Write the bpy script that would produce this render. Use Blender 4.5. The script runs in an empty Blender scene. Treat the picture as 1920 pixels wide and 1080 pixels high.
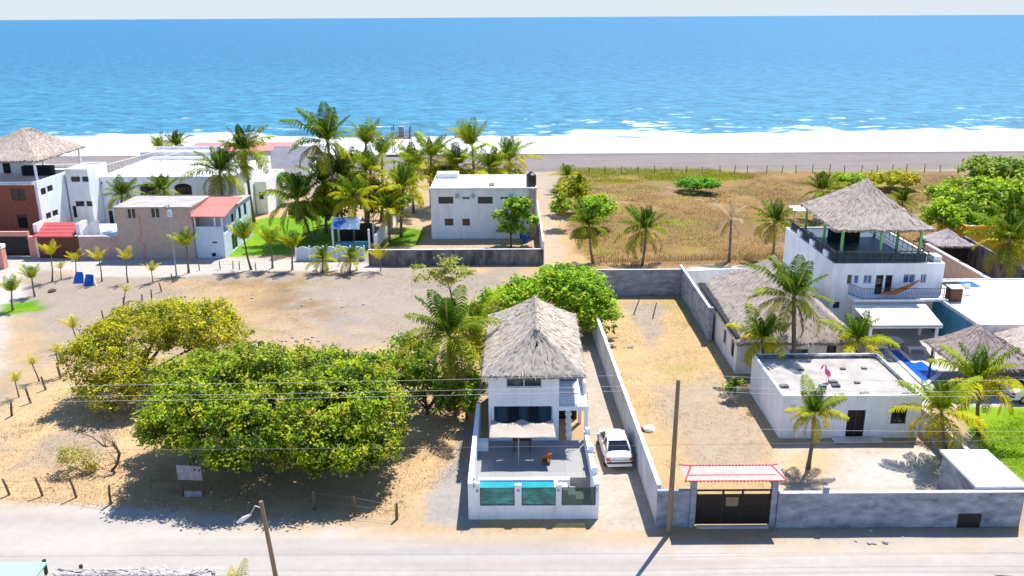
import bpy, math, random
import numpy as np
from mathutils import Vector, Matrix
random.seed(7); RNG = np.random.default_rng(7)
SC = bpy.context.scene
COL = SC.collection
R = math.radians
# ---------------------------------------------------------------- surveyed view
FPX = 1620.0; TH = math.atan(508/FPX); RO = R(0.3); CH = 26.0
def ray(px, py):
    a = (px-960)/FPX; b = (540-py)/FPX
    c, s = math.cos(RO), math.sin(RO)
    x0 = a*c+b*s; u = -a*s+b*c
    return (x0, math.cos(TH)+u*math.sin(TH), -math.sin(TH)+u*math.cos(TH))
def G(px, py, h=0.0):
    r = ray(px, py); t = (h-CH)/r[2]
    return (r[0]*t, r[1]*t, h)
def P(px, py, Y):
    r = ray(px, py); t = Y/r[1]
    return (r[0]*t, Y, CH+r[2]*t)
def PX(px, py, X):
    r = ray(px, py); t = X/r[0]
    return (X, r[1]*t, CH+r[2]*t)
# ---------------------------------------------------------------- materials
def mat(name, c1, c2=None, scale=3.0, rough=0.8, bump=0.0, bscale=30.0, spec=0.3, stretch=(1,1,1), detail=6.0, lo=0.35, hi=0.65, metal=0.0):
    m = bpy.data.materials.new(name); m.use_nodes = True
    nt = m.node_tree; b = nt.nodes['Principled BSDF']
    b.inputs['Roughness'].default_value = rough
    b.inputs['Specular IOR Level'].default_value = spec
    b.inputs['Metallic'].default_value = metal
    tc = nt.nodes.new('ShaderNodeTexCoord')
    mp = nt.nodes.new('ShaderNodeMapping'); mp.inputs['Scale'].default_value = stretch
    nt.links.new(tc.outputs['Object'], mp.inputs['Vector'])
    if c2 is not None:
        n = nt.nodes.new('ShaderNodeTexNoise'); n.inputs['Scale'].default_value = scale; n.inputs['Detail'].default_value = detail
        n.inputs['Roughness'].default_value = 0.65
        nt.links.new(mp.outputs[0], n.inputs['Vector'])
        r = nt.nodes.new('ShaderNodeValToRGB')
        r.color_ramp.elements[0].position = lo; r.color_ramp.elements[1].position = hi
        r.color_ramp.elements[0].color = (*c1, 1); r.color_ramp.elements[1].color = (*c2, 1)
        nt.links.new(n.outputs['Fac'], r.inputs['Fac']); nt.links.new(r.outputs[0], b.inputs['Base Color'])
    else:
        b.inputs['Base Color'].default_value = (*c1, 1)
    if bump:
        n2 = nt.nodes.new('ShaderNodeTexNoise'); n2.inputs['Scale'].default_value = bscale; n2.inputs['Detail'].default_value = 4
        nt.links.new(mp.outputs[0], n2.inputs['Vector'])
        bp = nt.nodes.new('ShaderNodeBump'); bp.inputs['Strength'].default_value = bump; bp.inputs['Distance'].default_value = 0.05
        nt.links.new(n2.outputs['Fac'], bp.inputs['Height']); nt.links.new(bp.outputs[0], b.inputs['Normal'])
    return m
def vmat(name, rough=0.7, transl=0.0, spec=0.2, gscale=0.0, gamt=0.3, bump=0.0):
    """material whose colour is the thing's own per-face colour attribute"""
    m = bpy.data.materials.new(name); m.use_nodes = True
    nt = m.node_tree; b = nt.nodes['Principled BSDF']; out = nt.nodes['Material Output']
    b.inputs['Roughness'].default_value = rough; b.inputs['Specular IOR Level'].default_value = spec
    a = nt.nodes.new('ShaderNodeAttribute'); a.attribute_name = 'Col'
    src = a.outputs['Color']
    if gscale:
        tc = nt.nodes.new('ShaderNodeTexCoord')
        n = nt.nodes.new('ShaderNodeTexNoise'); n.inputs['Scale'].default_value = gscale; n.inputs['Detail'].default_value = 8; n.inputs['Roughness'].default_value = 0.7
        nt.links.new(tc.outputs['Object'], n.inputs['Vector'])
        mr = nt.nodes.new('ShaderNodeMapRange'); mr.inputs['From Min'].default_value = 0.3; mr.inputs['From Max'].default_value = 0.7
        mr.inputs['To Min'].default_value = 1-gamt; mr.inputs['To Max'].default_value = 1+gamt
        nt.links.new(n.outputs['Fac'], mr.inputs['Value'])
        vm = nt.nodes.new('ShaderNodeVectorMath'); vm.operation = 'SCALE'
        nt.links.new(src, vm.inputs[0]); nt.links.new(mr.outputs[0], vm.inputs['Scale']); src = vm.outputs[0]
        if bump:
            bp = nt.nodes.new('ShaderNodeBump'); bp.inputs['Strength'].default_value = bump; bp.inputs['Distance'].default_value = 0.08
            nt.links.new(n.outputs['Fac'], bp.inputs['Height']); nt.links.new(bp.outputs[0], b.inputs['Normal'])
    nt.links.new(src, b.inputs['Base Color'])
    if transl:
        t = nt.nodes.new('ShaderNodeBsdfTranslucent'); nt.links.new(src, t.inputs['Color'])
        mx = nt.nodes.new('ShaderNodeMixShader'); mx.inputs[0].default_value = transl
        nt.links.new(b.outputs[0], mx.inputs[1]); nt.links.new(t.outputs[0], mx.inputs[2]); nt.links.new(mx.outputs[0], out.inputs['Surface'])
    return m
def glassmat(name, col, rough=0.08, alpha=1.0):
    m = mat(name, col, rough=rough, spec=0.6)
    if alpha < 1:
        nt = m.node_tree; b = nt.nodes['Principled BSDF']; out = nt.nodes['Material Output']
        t = nt.nodes.new('ShaderNodeBsdfTransparent'); t.inputs['Color'].default_value = (*[min(1, c*1.6+.25) for c in col], 1)
        mx = nt.nodes.new('ShaderNodeMixShader'); mx.inputs[0].default_value = alpha
        nt.links.new(t.outputs[0], mx.inputs[1]); nt.links.new(b.outputs[0], mx.inputs[2]); nt.links.new(mx.outputs[0], out.inputs['Surface'])
    return m
M = {}
M['white'] = mat('white_paint', (.86,.86,.86), (.66,.65,.64), 1.3, .75, .12, 40, stretch=(1,1,.35), lo=.45, hi=.8)
M['white2'] = mat('aged_white_paint', (.76,.74,.72), (.50,.49,.48), 1.6, .85, .2, 30, stretch=(1,1,.3), lo=.42, hi=.75)
M['roofwhite'] = mat('white_roof_coating', (.80,.78,.75), (.60,.57,.54), .9, .85, .15, 20, lo=.45, hi=.78)
M['roofgrey'] = mat('bare_concrete_roof', (.44,.405,.37), (.28,.26,.24), .8, .9, .25, 12, lo=.35, hi=.7)
M['conc'] = mat('stained_concrete', (.44,.46,.50), (.15,.165,.20), 1.15, .9, .5, 9, detail=12, lo=.33, hi=.70, stretch=(.8,.8,1.9))
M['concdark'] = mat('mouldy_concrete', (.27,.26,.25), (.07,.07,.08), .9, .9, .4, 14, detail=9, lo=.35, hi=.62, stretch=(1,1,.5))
M['concpale'] = mat('pale_plaster_wall', (.66,.66,.66), (.40,.42,.44), .9, .9, .3, 14, detail=9, lo=.38, hi=.7, stretch=(1,1,.5))
M['coping'] = mat('weathered_wall_coping', (.74,.71,.68), (.5,.48,.46), 2, .9)
M['pinkwall'] = mat('pinkish_render', (.52,.36,.30), (.42,.29,.25), 1.2, .9, .3, 30)
M['pink'] = mat('salmon_paint', (.72,.34,.27), (.62,.28,.22), 2, .8)
M['beigewall'] = mat('beige_block_wall', (.52,.40,.32), (.43,.33,.27), 1.5, .9, .3, 20)
M['palebluewall'] = mat('pale_blue_paint', (.62,.72,.80), (.52,.63,.72), 1.5, .8)
M['tealwall'] = mat('teal_painted_wall', (.10,.30,.42), (.05,.20,.32), 1.2, .8, stretch=(1,1,.4))
M['yellow'] = mat('ochre_paint', (.75,.42,.03), (.62,.33,.03), 1.0, .8)
M['redtile'] = mat('red_roof_sheet', (.55,.10,.10), (.42,.07,.07), 2, .6, .5, 5, stretch=(6,.3,1))
M['salmonroof'] = mat('sun_faded_red_sheet', (.66,.20,.16), (.55,.15,.12), 2, .6)
M['pinkroof'] = mat('faded_pink_sheet', (.70,.22,.20), (.60,.18,.17), .5, .7)
M['greyroof'] = mat('grey_slate_sheet', (.20,.20,.23), (.15,.15,.18), .6, .7)
M['greenroof'] = mat('mint_green_sheet', (.36,.72,.50), (.30,.64,.44), .5, .45)
M['brown'] = mat('brown_wood_boards', (.17,.06,.03), (.10,.035,.02), 2, .7, .3, 10, stretch=(6,6,.4))
M['wood'] = mat('weathered_wood', (.22,.15,.10), (.12,.08,.055), 6, .85, .4, 25, stretch=(1,1,.2))
M['polewood'] = mat('utility_pole_wood', (.30,.22,.14), (.20,.14,.09), 6, .85, .3, 25, stretch=(1,1,.1))
M['bark'] = mat('bark', (.15,.10,.07), (.07,.05,.035), 5, .9, .5, 18, stretch=(1,1,.4))
M['palmbark'] = mat('palm_bark', (.26,.20,.15), (.13,.10,.075), 4, .9, .6, 12, stretch=(.4,.4,3))
M['black'] = mat('black_steel', (.012,.012,.014), (.03,.026,.024), 4, .5)
M['darkpanel'] = mat('dark_brown_sheet_steel', (.022,.015,.012), (.012,.008,.007), 3, .5)
M['dark'] = mat('dark_interior', (.02,.022,.025), rough=.9)
M['pane'] = glassmat('dark_window_glass', (.012,.018,.025))
M['bluepane'] = glassmat('blue_tinted_glass', (.02,.10,.30))
M['frame'] = mat('aluminium_frame', (.55,.55,.56), rough=.45)
M['darkframe'] = mat('bronze_frame', (.06,.05,.045), rough=.5)
M['tankblack'] = mat('black_plastic', (.012,.013,.015), rough=.4, spec=.5)
M['bluep'] = mat('blue_plastic', (.02,.10,.42), rough=.4)
M['greenp'] = mat('light_green_paint', (.22,.52,.20), (.16,.42,.16), 3, .6)
M['sail'] = mat('beige_shade_cloth', (.42,.365,.31), (.37,.32,.27), 3, .9)
M['canvas'] = mat('off_white_canvas', (.82,.80,.72), (.74,.72,.64), 1.2, .85)
M['pool'] = mat('blue_pool_tile', (.01,.12,.55), (.01,.09,.42), 1.5, .12, .15, 3, spec=.6)
M['turq'] = mat('turquoise_pool_water', (.03,.33,.40), (.02,.27,.34), 2, .1, .12, 4, spec=.6)
M['tealglass'] = mat('teal_tinted_pool_glass', (.015,.16,.15), (.05,.42,.38), 1.6, .12, .05, 4, spec=.6, stretch=(.6,1,2.2), lo=.45, hi=.62)
M['clearglass'] = glassmat('clear_greenish_glass', (.10,.16,.15), .05, .35)
M['tile'] = mat('grey_patio_tiles', (.40,.39,.39), (.27,.27,.28), .7, .6, .1, 10, lo=.4, hi=.62)
M['paver'] = mat('pale_paving', (.66,.60,.53), (.52,.46,.40), 1.2, .8, .2, 12)
M['carwhite'] = mat('white_car_paint', (.80,.80,.79), rough=.25, spec=.6)
M['tyre'] = mat('rubber', (.015,.015,.016), rough=.85)
M['chrome'] = mat('alloy', (.5,.5,.52), rough=.3, metal=.8)
M['redlens'] = mat('red_lens', (.55,.01,.03), rough=.2, spec=.6)
M['plate'] = mat('grey_green_plate', (.45,.56,.56), rough=.5)
M['pinkpl'] = mat('hot_pink_plastic', (.80,.06,.20), (.75,.20,.34), 4, .4)
M['orange'] = mat('orange_cloth', (.62,.20,.05), (.5,.14,.04), 4, .9)
M['red'] = mat('red_plastic', (.6,.06,.06), rough=.4)
M['greymetal'] = mat('galvanised_steel', (.42,.43,.45), (.33,.34,.36), 5, .5)
M['wire'] = mat('pale_cable', (.50,.49,.48), rough=.5)
M['wiredark'] = mat('grey_cable', (.22,.21,.2), rough=.6)
M['stone'] = mat('grey_rock', (.42,.41,.41), (.25,.24,.24), 3, .9, .4, 10)
M['signgrey'] = mat('faded_grey_sign_face', (.40,.38,.40), (.28,.24,.26), 3, .7, lo=.4, hi=.62)
M['leaf'] = vmat('leaves', .55, .40, .2)
M['frond'] = vmat('palm_fronds', .7, .26, .04)
M['straw'] = vmat('thatch_straw', .95, 0, .05)
M['soil'] = vmat('earth_and_sand', .95, 0, .08, 2.6, .16, .35)
M['roadsoil'] = vmat('dusty_road', .95, 0, .08, 1.6, .07, .15)
M['grassblade'] = vmat('grass_blades', .8, .2, .1)
# ---------------------------------------------------------------- object helpers
def tag(o, label=None, cat=None, group=None, kind=None):
    if label: o['label'] = label
    if cat: o['category'] = cat
    if group: o['group'] = group
    if kind: o['kind'] = kind
    return o
def thing(name, loc, label, cat, group=None):
    o = bpy.data.objects.new(name, None); COL.objects.link(o)
    o.location = loc; o.empty_display_size = .3
    return tag(o, label, cat, group)
def rootloc(p):
    while p is not None and p.parent is not None: p = p.parent
    return Vector(p.location) if p is not None else Vector((0,0,0))
def arr_obj(name, V, F, m, parent=None, cols=None, smooth=False, local=False, origin=None):
    V = np.asarray(V, dtype=np.float64).reshape(-1,3); F = np.asarray(F, dtype=np.int64)
    off = np.zeros(3)
    if not local:
        if parent is not None: off = np.array(rootloc(parent))
        elif origin is not None: off = np.array(origin)
    me = bpy.data.meshes.new(name)
    nf, k = F.shape
    me.vertices.add(len(V)); me.vertices.foreach_set('co', (V-off).astype(np.float32).ravel())
    me.loops.add(nf*k); me.loops.foreach_set('vertex_index', F.ravel().astype(np.int32))
    me.polygons.add(nf); me.polygons.foreach_set('loop_start', np.arange(0, nf*k, k, dtype=np.int32))
    if smooth: me.polygons.foreach_set('use_smooth', np.ones(nf, dtype=bool))
    me.update(calc_edges=True)
    if cols is not None:
        cols = np.asarray(cols, dtype=np.float32)
        if len(cols) == len(V):
            at = me.color_attributes.new('Col', 'FLOAT_COLOR', 'POINT'); c4 = np.c_[cols, np.ones(len(cols))]
        else:
            at = me.color_attributes.new('Col', 'FLOAT_COLOR', 'CORNER'); c4 = np.repeat(np.c_[cols, np.ones(len(cols))], k, axis=0)
        at.data.foreach_set('color', c4.astype(np.float32).ravel())
    for mm in (m if isinstance(m, (list, tuple)) else [m]): me.materials.append(mm)
    o = bpy.data.objects.new(name, me); COL.objects.link(o)
    if parent is not None: o.parent = parent
    elif origin is not None: o.location = origin
    return o
class MB:
    def __init__(s): s.v = []; s.f = []
    def quad(s, a, b, c, d):
        n = len(s.v); s.v += [tuple(a), tuple(b), tuple(c), tuple(d)]; s.f.append((n, n+1, n+2, n+3)); return s
    def poly(s, pts):
        n = len(s.v); s.v += [tuple(p) for p in pts]; s.f.append(tuple(range(n, n+len(pts)))); return s
    def box(s, x0, x1, y0, y1, z0, z1):
        n = len(s.v)
        s.v += [(x0,y0,z0),(x1,y0,z0),(x1,y1,z0),(x0,y1,z0),(x0,y0,z1),(x1,y0,z1),(x1,y1,z1),(x0,y1,z1)]
        for q in ((0,3,2,1),(4,5,6,7),(0,1,5,4),(1,2,6,5),(2,3,7,6),(3,0,4,7)): s.f.append(tuple(n+i for i in q))
        return s
    def slab(s, a, b, t, z0, z1):
        """upright slab from a to b (plan), thickness t, z0/z1 may be (start,end)"""
        ax, ay = a[0], a[1]; bx, by = b[0], b[1]
        L = math.hypot(bx-ax, by-ay); nx, ny = -(by-ay)/L*t/2, (bx-ax)/L*t/2
        za = z0 if isinstance(z0, tuple) else (z0, z0); zb = z1 if isinstance(z1, tuple) else (z1, z1)
        n = len(s.v)
        s.v += [(ax+nx,ay+ny,za[0]),(ax-nx,ay-ny,za[0]),(bx-nx,by-ny,za[1]),(bx+nx,by+ny,za[1]),
                (ax+nx,ay+ny,zb[0]),(ax-nx,ay-ny,zb[0]),(bx-nx,by-ny,zb[1]),(bx+nx,by+ny,zb[1])]
        for q in ((0,3,2,1),(4,5,6,7),(0,1,5,4),(1,2,6,5),(2,3,7,6),(3,0,4,7)): s.f.append(tuple(n+i for i in q))
        return s
    def tube(s, pts, rad, n=8, cap=True):
        pts = [Vector(p) for p in pts]
        if not isinstance(rad, (list, tuple)): rad = [rad]*len(pts)
        st = len(s.v); ref = None
        for i, p in enumerate(pts):
            d = (pts[min(i+1, len(pts)-1)]-pts[max(i-1, 0)]).normalized()
            if ref is None: ref = Vector((1,0,0)) if abs(d.x) < .9 else Vector((0,1,0))
            u = d.cross(ref).normalized(); w = d.cross(u).normalized(); ref = -u.cross(d).normalized() if False else ref
            for k in range(n):
                a = 2*math.pi*k/n
                s.v.append(tuple(p+(u*math.cos(a)+w*math.sin(a))*rad[i]))
        for i in range(len(pts)-1):
            for k in range(n):
                a = st+i*n+k; b = st+i*n+(k+1) % n
                s.f.append((a, b, b+n, a+n))
        if cap:
            s.f.append(tuple(st+k for k in range(n))[::-1]); s.f.append(tuple(st+(len(pts)-1)*n+k for k in range(n)))
        return s
    def lathe(s, c, prof, n=14):
        st = len(s.v)
        for (r, z) in prof:
            for k in range(n):
                a = 2*math.pi*k/n; s.v.append((c[0]+r*math.cos(a), c[1]+r*math.sin(a), c[2]+z))
        for i in range(len(prof)-1):
            for k in range(n):
                a = st+i*n+k; b = st+i*n+(k+1) % n; s.f.append((a, b, b+n, a+n))
        s.f.append(tuple(st+k for k in range(n))[::-1]); s.f.append(tuple(st+(len(prof)-1)*n+k for k in range(n)))
        return s
    def build(s, name, m, parent=None, smooth=False, bevel=0.0, origin=None, local=False):
        off = Vector((0,0,0))
        if not local: off = rootloc(parent) if parent is not None else Vector(origin or (0,0,0))
        me = bpy.data.meshes.new(name)
        me.from_pydata([tuple(Vector(v)-off) for v in s.v], [], s.f)
        if smooth: me.polygons.foreach_set('use_smooth', [True]*len(me.polygons))
        me.materials.append(m); me.update()
        o = bpy.data.objects.new(name, me); COL.objects.link(o)
        if parent is not None: o.parent = parent
        elif origin is not None: o.location = origin
        if bevel:
            bv = o.modifiers.new('soft_edges', 'BEVEL'); bv.width = bevel; bv.segments = 2; bv.limit_method = 'ANGLE'
        return o
def bx(name, m, parent, x0, x1, y0, y1, z0, z1, bevel=0.015, **k):
    return MB().box(x0, x1, y0, y1, z0, z1).build(name, m, parent, bevel=bevel, **k)
# ---------------------------------------------------------------- noise
def vnoise(x, y, seed):
    xi = np.floor(x).astype(np.int64); yi = np.floor(y).astype(np.int64); xf = x-xi; yf = y-yi
    def h(a, b):
        n = (a*374761393 + b*668265263 + seed*974634777) & 0xffffffff
        n = ((n ^ (n >> 13))*1274126177) & 0xffffffff
        return ((n ^ (n >> 16)) & 0xffff)/65535.0
    u = xf*xf*(3-2*xf); v = yf*yf*(3-2*yf)
    return (h(xi, yi)*(1-u)+h(xi+1, yi)*u)*(1-v)+(h(xi, yi+1)*(1-u)+h(xi+1, yi+1)*u)*v
def fbm(x, y, sc, seed=0, o=4):
    x = np.asarray(x, float); y = np.asarray(y, float)
    t = 0; a = .5; s = 0; f = 1/sc
    for i in range(o):
        t = t+a*vnoise(x*f+13.1*i, y*f+7.7*i, seed+i); s += a; a *= .5; f *= 2.03
    return t/s
def sdist(x, y, poly):
    """signed distance (inside negative) to a polygon"""
    d = np.full(x.shape, 1e18); ins = np.zeros(x.shape, bool); n = len(poly)
    for i in range(n):
        ax, ay = poly[i][:2]; bx_, by = poly[(i+1) % n][:2]
        ex, ey = bx_-ax, by-ay
        t = np.clip(((x-ax)*ex+(y-ay)*ey)/(ex*ex+ey*ey+1e-12), 0, 1)
        d = np.minimum(d, (x-ax-t*ex)**2+(y-ay-t*ey)**2)
        c = ((ay > y) != (by > y)) & (x < (bx_-ax)*(y-ay)/((by-ay) if by != ay else 1e-12)+ax)
        ins ^= c
    d = np.sqrt(d); return np.where(ins, -d, d)
def sstep(a, b, x):
    t = np.clip((x-a)/(b-a), 0, 1); return t*t*(3-2*t)
# ---------------------------------------------------------------- camera, light, sky
cam = bpy.data.cameras.new('camera'); co = bpy.data.objects.new('camera', cam); COL.objects.link(co)
cam.sensor_width = 36; cam.lens = FPX/1920*36; cam.clip_end = 200000; cam.clip_start = .5
rt0 = Vector((1,0,0)); up0 = Vector((0, math.sin(TH), math.cos(TH))); fw = Vector((0, math.cos(TH), -math.sin(TH)))
rt = rt0*math.cos(RO)-up0*math.sin(RO); up = up0*math.cos(RO)+rt0*math.sin(RO)
mw = Matrix.Identity(4)
for i in range(3): mw[i][0] = rt[i]; mw[i][1] = up[i]; mw[i][2] = -fw[i]
mw[2][3] = CH; co.matrix_world = mw
SC.camera = co
SUN = Vector((.27, .45, 1.0)).normalized()
sl = bpy.data.lights.new('sun', 'SUN'); sl.energy = 4.8; sl.angle = R(.5); sl.color = (1, .955, .88)
so = bpy.data.objects.new('sun', sl); COL.objects.link(so); so.rotation_euler = SUN.to_track_quat('Z', 'Y').to_euler()
so.location = (60, 60, 90)
w = bpy.data.worlds.new('World'); SC.world = w; w.use_nodes = True
sk = w.node_tree.nodes.new('ShaderNodeTexSky'); sk.sky_type = 'NISHITA'; sk.sun_disc = False
sk.sun_elevation = math.asin(SUN.z); sk.sun_rotation = math.atan2(SUN.x, SUN.y); sk.air_density = 1.0; sk.dust_density = .15; sk.ozone_density = 2.5
bg = w.node_tree.nodes['Background']; bg.inputs['Strength'].default_value = 0.115
tint = w.node_tree.nodes.new('ShaderNodeVectorMath'); tint.operation = 'MULTIPLY'; tint.inputs[1].default_value = (.83, 1.0, 1.2)
w.node_tree.links.new(sk.outputs[0], tint.inputs[0]); w.node_tree.links.new(tint.outputs[0], bg.inputs['Color'])
SC.view_settings.view_transform = 'Standard'; SC.view_settings.look = 'None'; SC.view_settings.exposure = 0.76; SC.view_settings.gamma = 1.0
skm = bpy.data.materials.new('horizon_sky'); skm.use_nodes = True
em = skm.node_tree.nodes.new('ShaderNodeEmission'); em.inputs['Color'].default_value = (.44, .492, .53, 1)
skm.node_tree.links.new(em.outputs[0], skm.node_tree.nodes['Material Output'].inputs['Surface'])
SC.cycles.max_bounces = 6; SC.cycles.transparent_max_bounces = 8
# ---------------------------------------------------------------- terrain
def gp(*pts): return [G(x, y)[:2] for x, y in pts]
def axis(lo, hi, st, far0, far1):
    a = list(np.arange(lo, hi+1e-6, st)); d = st; x = hi
    while x < far1: d *= 1.5; x += d; a.append(min(x, far1))
    d = st; x = lo; b = []
    while x > far0: d *= 1.5; x -= d; b.append(max(x, far0))
    return np.array(b[::-1]+a)
gx = axis(-96, 106, .5, -2500, 2500); gy = axis(26, 182, .5, -900, 230)
XX, YY = np.meshgrid(gx, gy); X = XX.ravel(); Y = YY.ravel()
A = np.array
C_dry = A([.385,.265,.135]); C_sand = A([.28,.228,.182]); C_peach = A([.44,.30,.16]); C_brown = A([.28,.18,.10])
C_road = A([.37,.335,.305]); C_pale = A([.41,.37,.33]); C_beach = A([.205,.178,.165]); C_field = A([.25,.15,.06])
C_lawn = A([.11,.26,.012]); C_grav = A([.27,.26,.25]); C_cream = A([.40,.34,.275]); C_white = A([.43,.405,.37]); C_ygreen = A([.22,.23,.03])
n1 = fbm(X, Y, 9, 1); n2 = fbm(X, Y, 3.2, 11); n3 = fbm(X, Y, 1.1, 21, 3); n4 = fbm(X, Y, 22, 31); n5 = fbm(X*.25, Y, 2.2, 41)
col = np.zeros((len(X), 3))
def mix(c, wt): global col; col = col*(1-wt[:, None])+A(c)*wt[:, None]
col[:] = C_dry; mix(C_sand, sstep(.44, .6, n1*.6+n2*.4)); mix(C_peach, sstep(.55, .7, n2)*.7)
def zone(pts, c, soft=.8, amp=2.0, strength=1.0, nz=None, world=False):
    poly = pts if world else gp(*pts)
    sd = sdist(X, Y, poly); nn = n2 if nz is None else nz
    wt = sstep(soft, -soft, sd+(nn-.5)*amp*2)*strength
    mix(c, wt); return sd
# left and centre lots
zone([(0,505),(480,505),(960,505),(960,560),(760,600),(420,640),(120,640),(0,660)], C_sand, 2, 4)
zone([(410,530),(570,522),(560,590),(470,612),(400,592)], A([.24,.15,.075]), 2, 4, .75, n3)
zone([(300,520),(520,540),(470,600),(420,590)], C_dry, 2, 2.5, .7)
zone([(560,562),(650,562),(640,600),(570,600)], A([.25,.16,.085]), 1.5, 4, .7, n3)
zone([(700,585),(800,590),(780,620),(680,615)], A([.34,.22,.11]), 1.5, 4, .6, n3)
zone([(820,560),(920,560),(930,600),(860,620)], C_peach, 1.2, 3, .7, n3)
zone([(380,560),(520,575),(640,640),(900,600),(960,560),(940,640),(880,690),(700,660),(480,660)], C_peach, 1.5, 2.5, .45)
zone([(640,540),(820,550),(900,600),(760,650),(620,640)], C_sand*1.05, 1.5, 3, .8)
zone([(0,610),(90,620),(110,700),(60,760),(0,760)], C_dry*1.05, 1.5, 2.5, .7)
zone([(0,640),(12,660),(60,720),(100,690),(130,600),(200,560),(150,560),(90,600),(60,700),(0,800)], C_sand, 1, 1.5, .5)
zone([(0,775),(130,690),(240,720),(300,800),(300,945),(0,945)], C_peach*1.06, 1.2, 2, .95)
zone([(30,880),(80,820),(200,800),(200,850),(100,885)], C_sand, 1, 1.5, .75)
zone([(280,760),(760,760),(760,975),(280,965)], C_dry*.98, 1.2, 2, .9)
zone([(740,800),(880,740),(890,800),(860,900),(800,975),(735,975)], C_peach*1.04, 1, 1.6, .9)
zone([(790,985),(790,930),(840,850),(872,800),(895,800),(890,1000)], C_grav, .5, 1.0, .9)
for i in range(60):
    a = (random.uniform(-40, 0), random.uniform(48, 90)); r = random.uniform(.4, 1.6)
    zone([(a[0]-r,a[1]-r*.6),(a[0]+r,a[1]-r*.5),(a[0]+r*.8,a[1]+r*.6),(a[0]-r*.7,a[1]+r*.5)], random.choice([C_brown, C_grav*.8, C_dry, C_ygreen]), .5, .8, .4, n3, True)
# right lot
zone([(1130,560),(1285,555),(1460,830),(1500,915),(1240,915),(1130,640)], C_dry*1.05, .6, 1)
zone([(1195,570),(1250,575),(1260,630),(1215,660),(1180,600)], C_sand*1.05, .8, 1.6, .9)
zone([(1210,720),(1330,700),(1400,760),(1450,860),(1330,880),(1240,800)], C_sand*1.1, .9, 2.0, .7)
zone([(1160,600),(1200,610),(1230,690),(1330,700),(1290,740),(1180,720)], C_peach*1.05, 1, 2, .6)
zone([(1230,680),(1310,680),(1310,720),(1240,720)], C_ygreen, 1, 1.8, .3)
zone([(1250,560),(1285,570),(1300,610),(1260,640)], C_ygreen, .8, 1.6, .25)
zone([(1450,835),(1900,835),(1900,925),(1450,925)], C_cream, .5, .8)
zone([(1455,850),(1560,850),(1540,915),(1460,915)], C_peach, .6, 1, .8)
zone([(1600,850),(1760,850),(1740,900),(1600,900)], C_white, .8, 1.6, .7)
zone([(1560,610),(1920,610),(1920,760),(1700,760),(1560,690)], C_white, .4, .4)
zone([(1290,497),(1480,490),(1500,540),(1310,560)], C_white*1.02, .3, .3)
S_dr = zone([(1092,600),(1122,640),(1238,1000),(1118,1000),(1100,800)], C_cream*.95, .4, .5)
# beyond
S_field = zone([(1065,318),(1960,322),(1960,480),(1480,496),(1110,502),(1062,430)], C_field, 1.2, 1.5)
fsel = sstep(1, -2, S_field)
mix(C_brown*.72, fsel*sstep(.48, .62, n1)*.8); mix(C_dry*.85, fsel*sstep(.55, .68, n2)*.5); mix(A([.20,.19,.04]), fsel*sstep(.56, .68, fbm(X, Y, 4.5, 91))*.6); mix(A([.19,.12,.04]), fsel*sstep(.55, .7, n4)*.5)
sdg = zone([(1065,316),(1330,318),(1420,330),(1320,345),(1150,345),(1070,340)], C_ygreen, 2.0, 6, .35)
zone([(1560,325),(1720,325),(1700,350),(1560,345)], C_ygreen, 2, 4, .7)
for q in [(1145,370),(1290,365),(1285,420),(1180,395),(1300,470),(1130,470)]:
    zone([(q[0]-18,q[1]-5),(q[0]+18,q[1]-5),(q[0]+14,q[1]+6),(q[0]-14,q[1]+6)], C_ygreen, 1.2, 2.5, .6)
S_path = zone([(985,286),(1040,286),(1034,380),(1062,500),(1010,500),(1012,380)], A([.38,.29,.21]), .8, 1.2)
zone([(1010,300),(1040,300),(1032,380),(1020,380)], C_sand*1.1, .8, 1, .6)
zone([(700,385),(1012,385),(1015,470),(700,470)], A([.38,.285,.18]), .8, 1)
S_back = zone([(-60,470),(100,478),(420,482),(700,494),(700,506),(420,512),(300,520),(150,520),(70,500),(30,560),(-60,600)], C_pale, .8, 1.5)
zone([(-60,520),(30,540),(10,700),(-60,720)], C_white, .8, 1, .6)
S_beach = YY.ravel()*-1 + 151.5 + (n4-.5)*7
wt = sstep(1.2, -1.2, S_beach); mix(C_beach, wt)
mix(C_beach*.8, wt*sstep(.5, .7, n5)*.5); mix(C_beach*.62, sstep(172, 179, Y+(n4-.5)*8))
mix(A([.2,.22,.035]), sstep(3, 0, np.abs(S_beach+1.5))*sstep(.5, .6, n2)*(X > 8)*.7)
S_road = zone([(-400,948),(0,946),(240,950),(450,975),(800,998),(1230,1005),(1250,1020),(1930,1010),(2300,1010),(2300,1130),(-400,1130)], C_road, .5, .7)
rs = sstep(.3, -.8, S_road)
mix(C_pale, rs*sstep(.45, .65, fbm(X*.06, Y, .9, 51))*.8); mix(C_sand*1.05, rs*sstep(.55, .7, fbm(X*.06, Y, .8, 61))*.3)
for yc_, am in ((38.9, .30), (37.9, .38), (37.0, .3), (36.2, .35), (38.4, .2)):
    mix(C_grav*.85, rs*sstep(.16, .03, np.abs(Y+X*.012-yc_+(n1-.5)*.5))*am*sstep(.35, .6, fbm(X*.2, Y, 3, 77)))
mix(C_peach*.95, rs*sstep(-1.6, -.3, S_road)*sstep(.4, .6, n2)*.6)
mix(C_cream, sstep(.3, -.3, sdist(X, Y, gp((1460,1000),(1930,1000),(1930,1030),(1640,1018),(1460,1022))))*.6)
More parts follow.
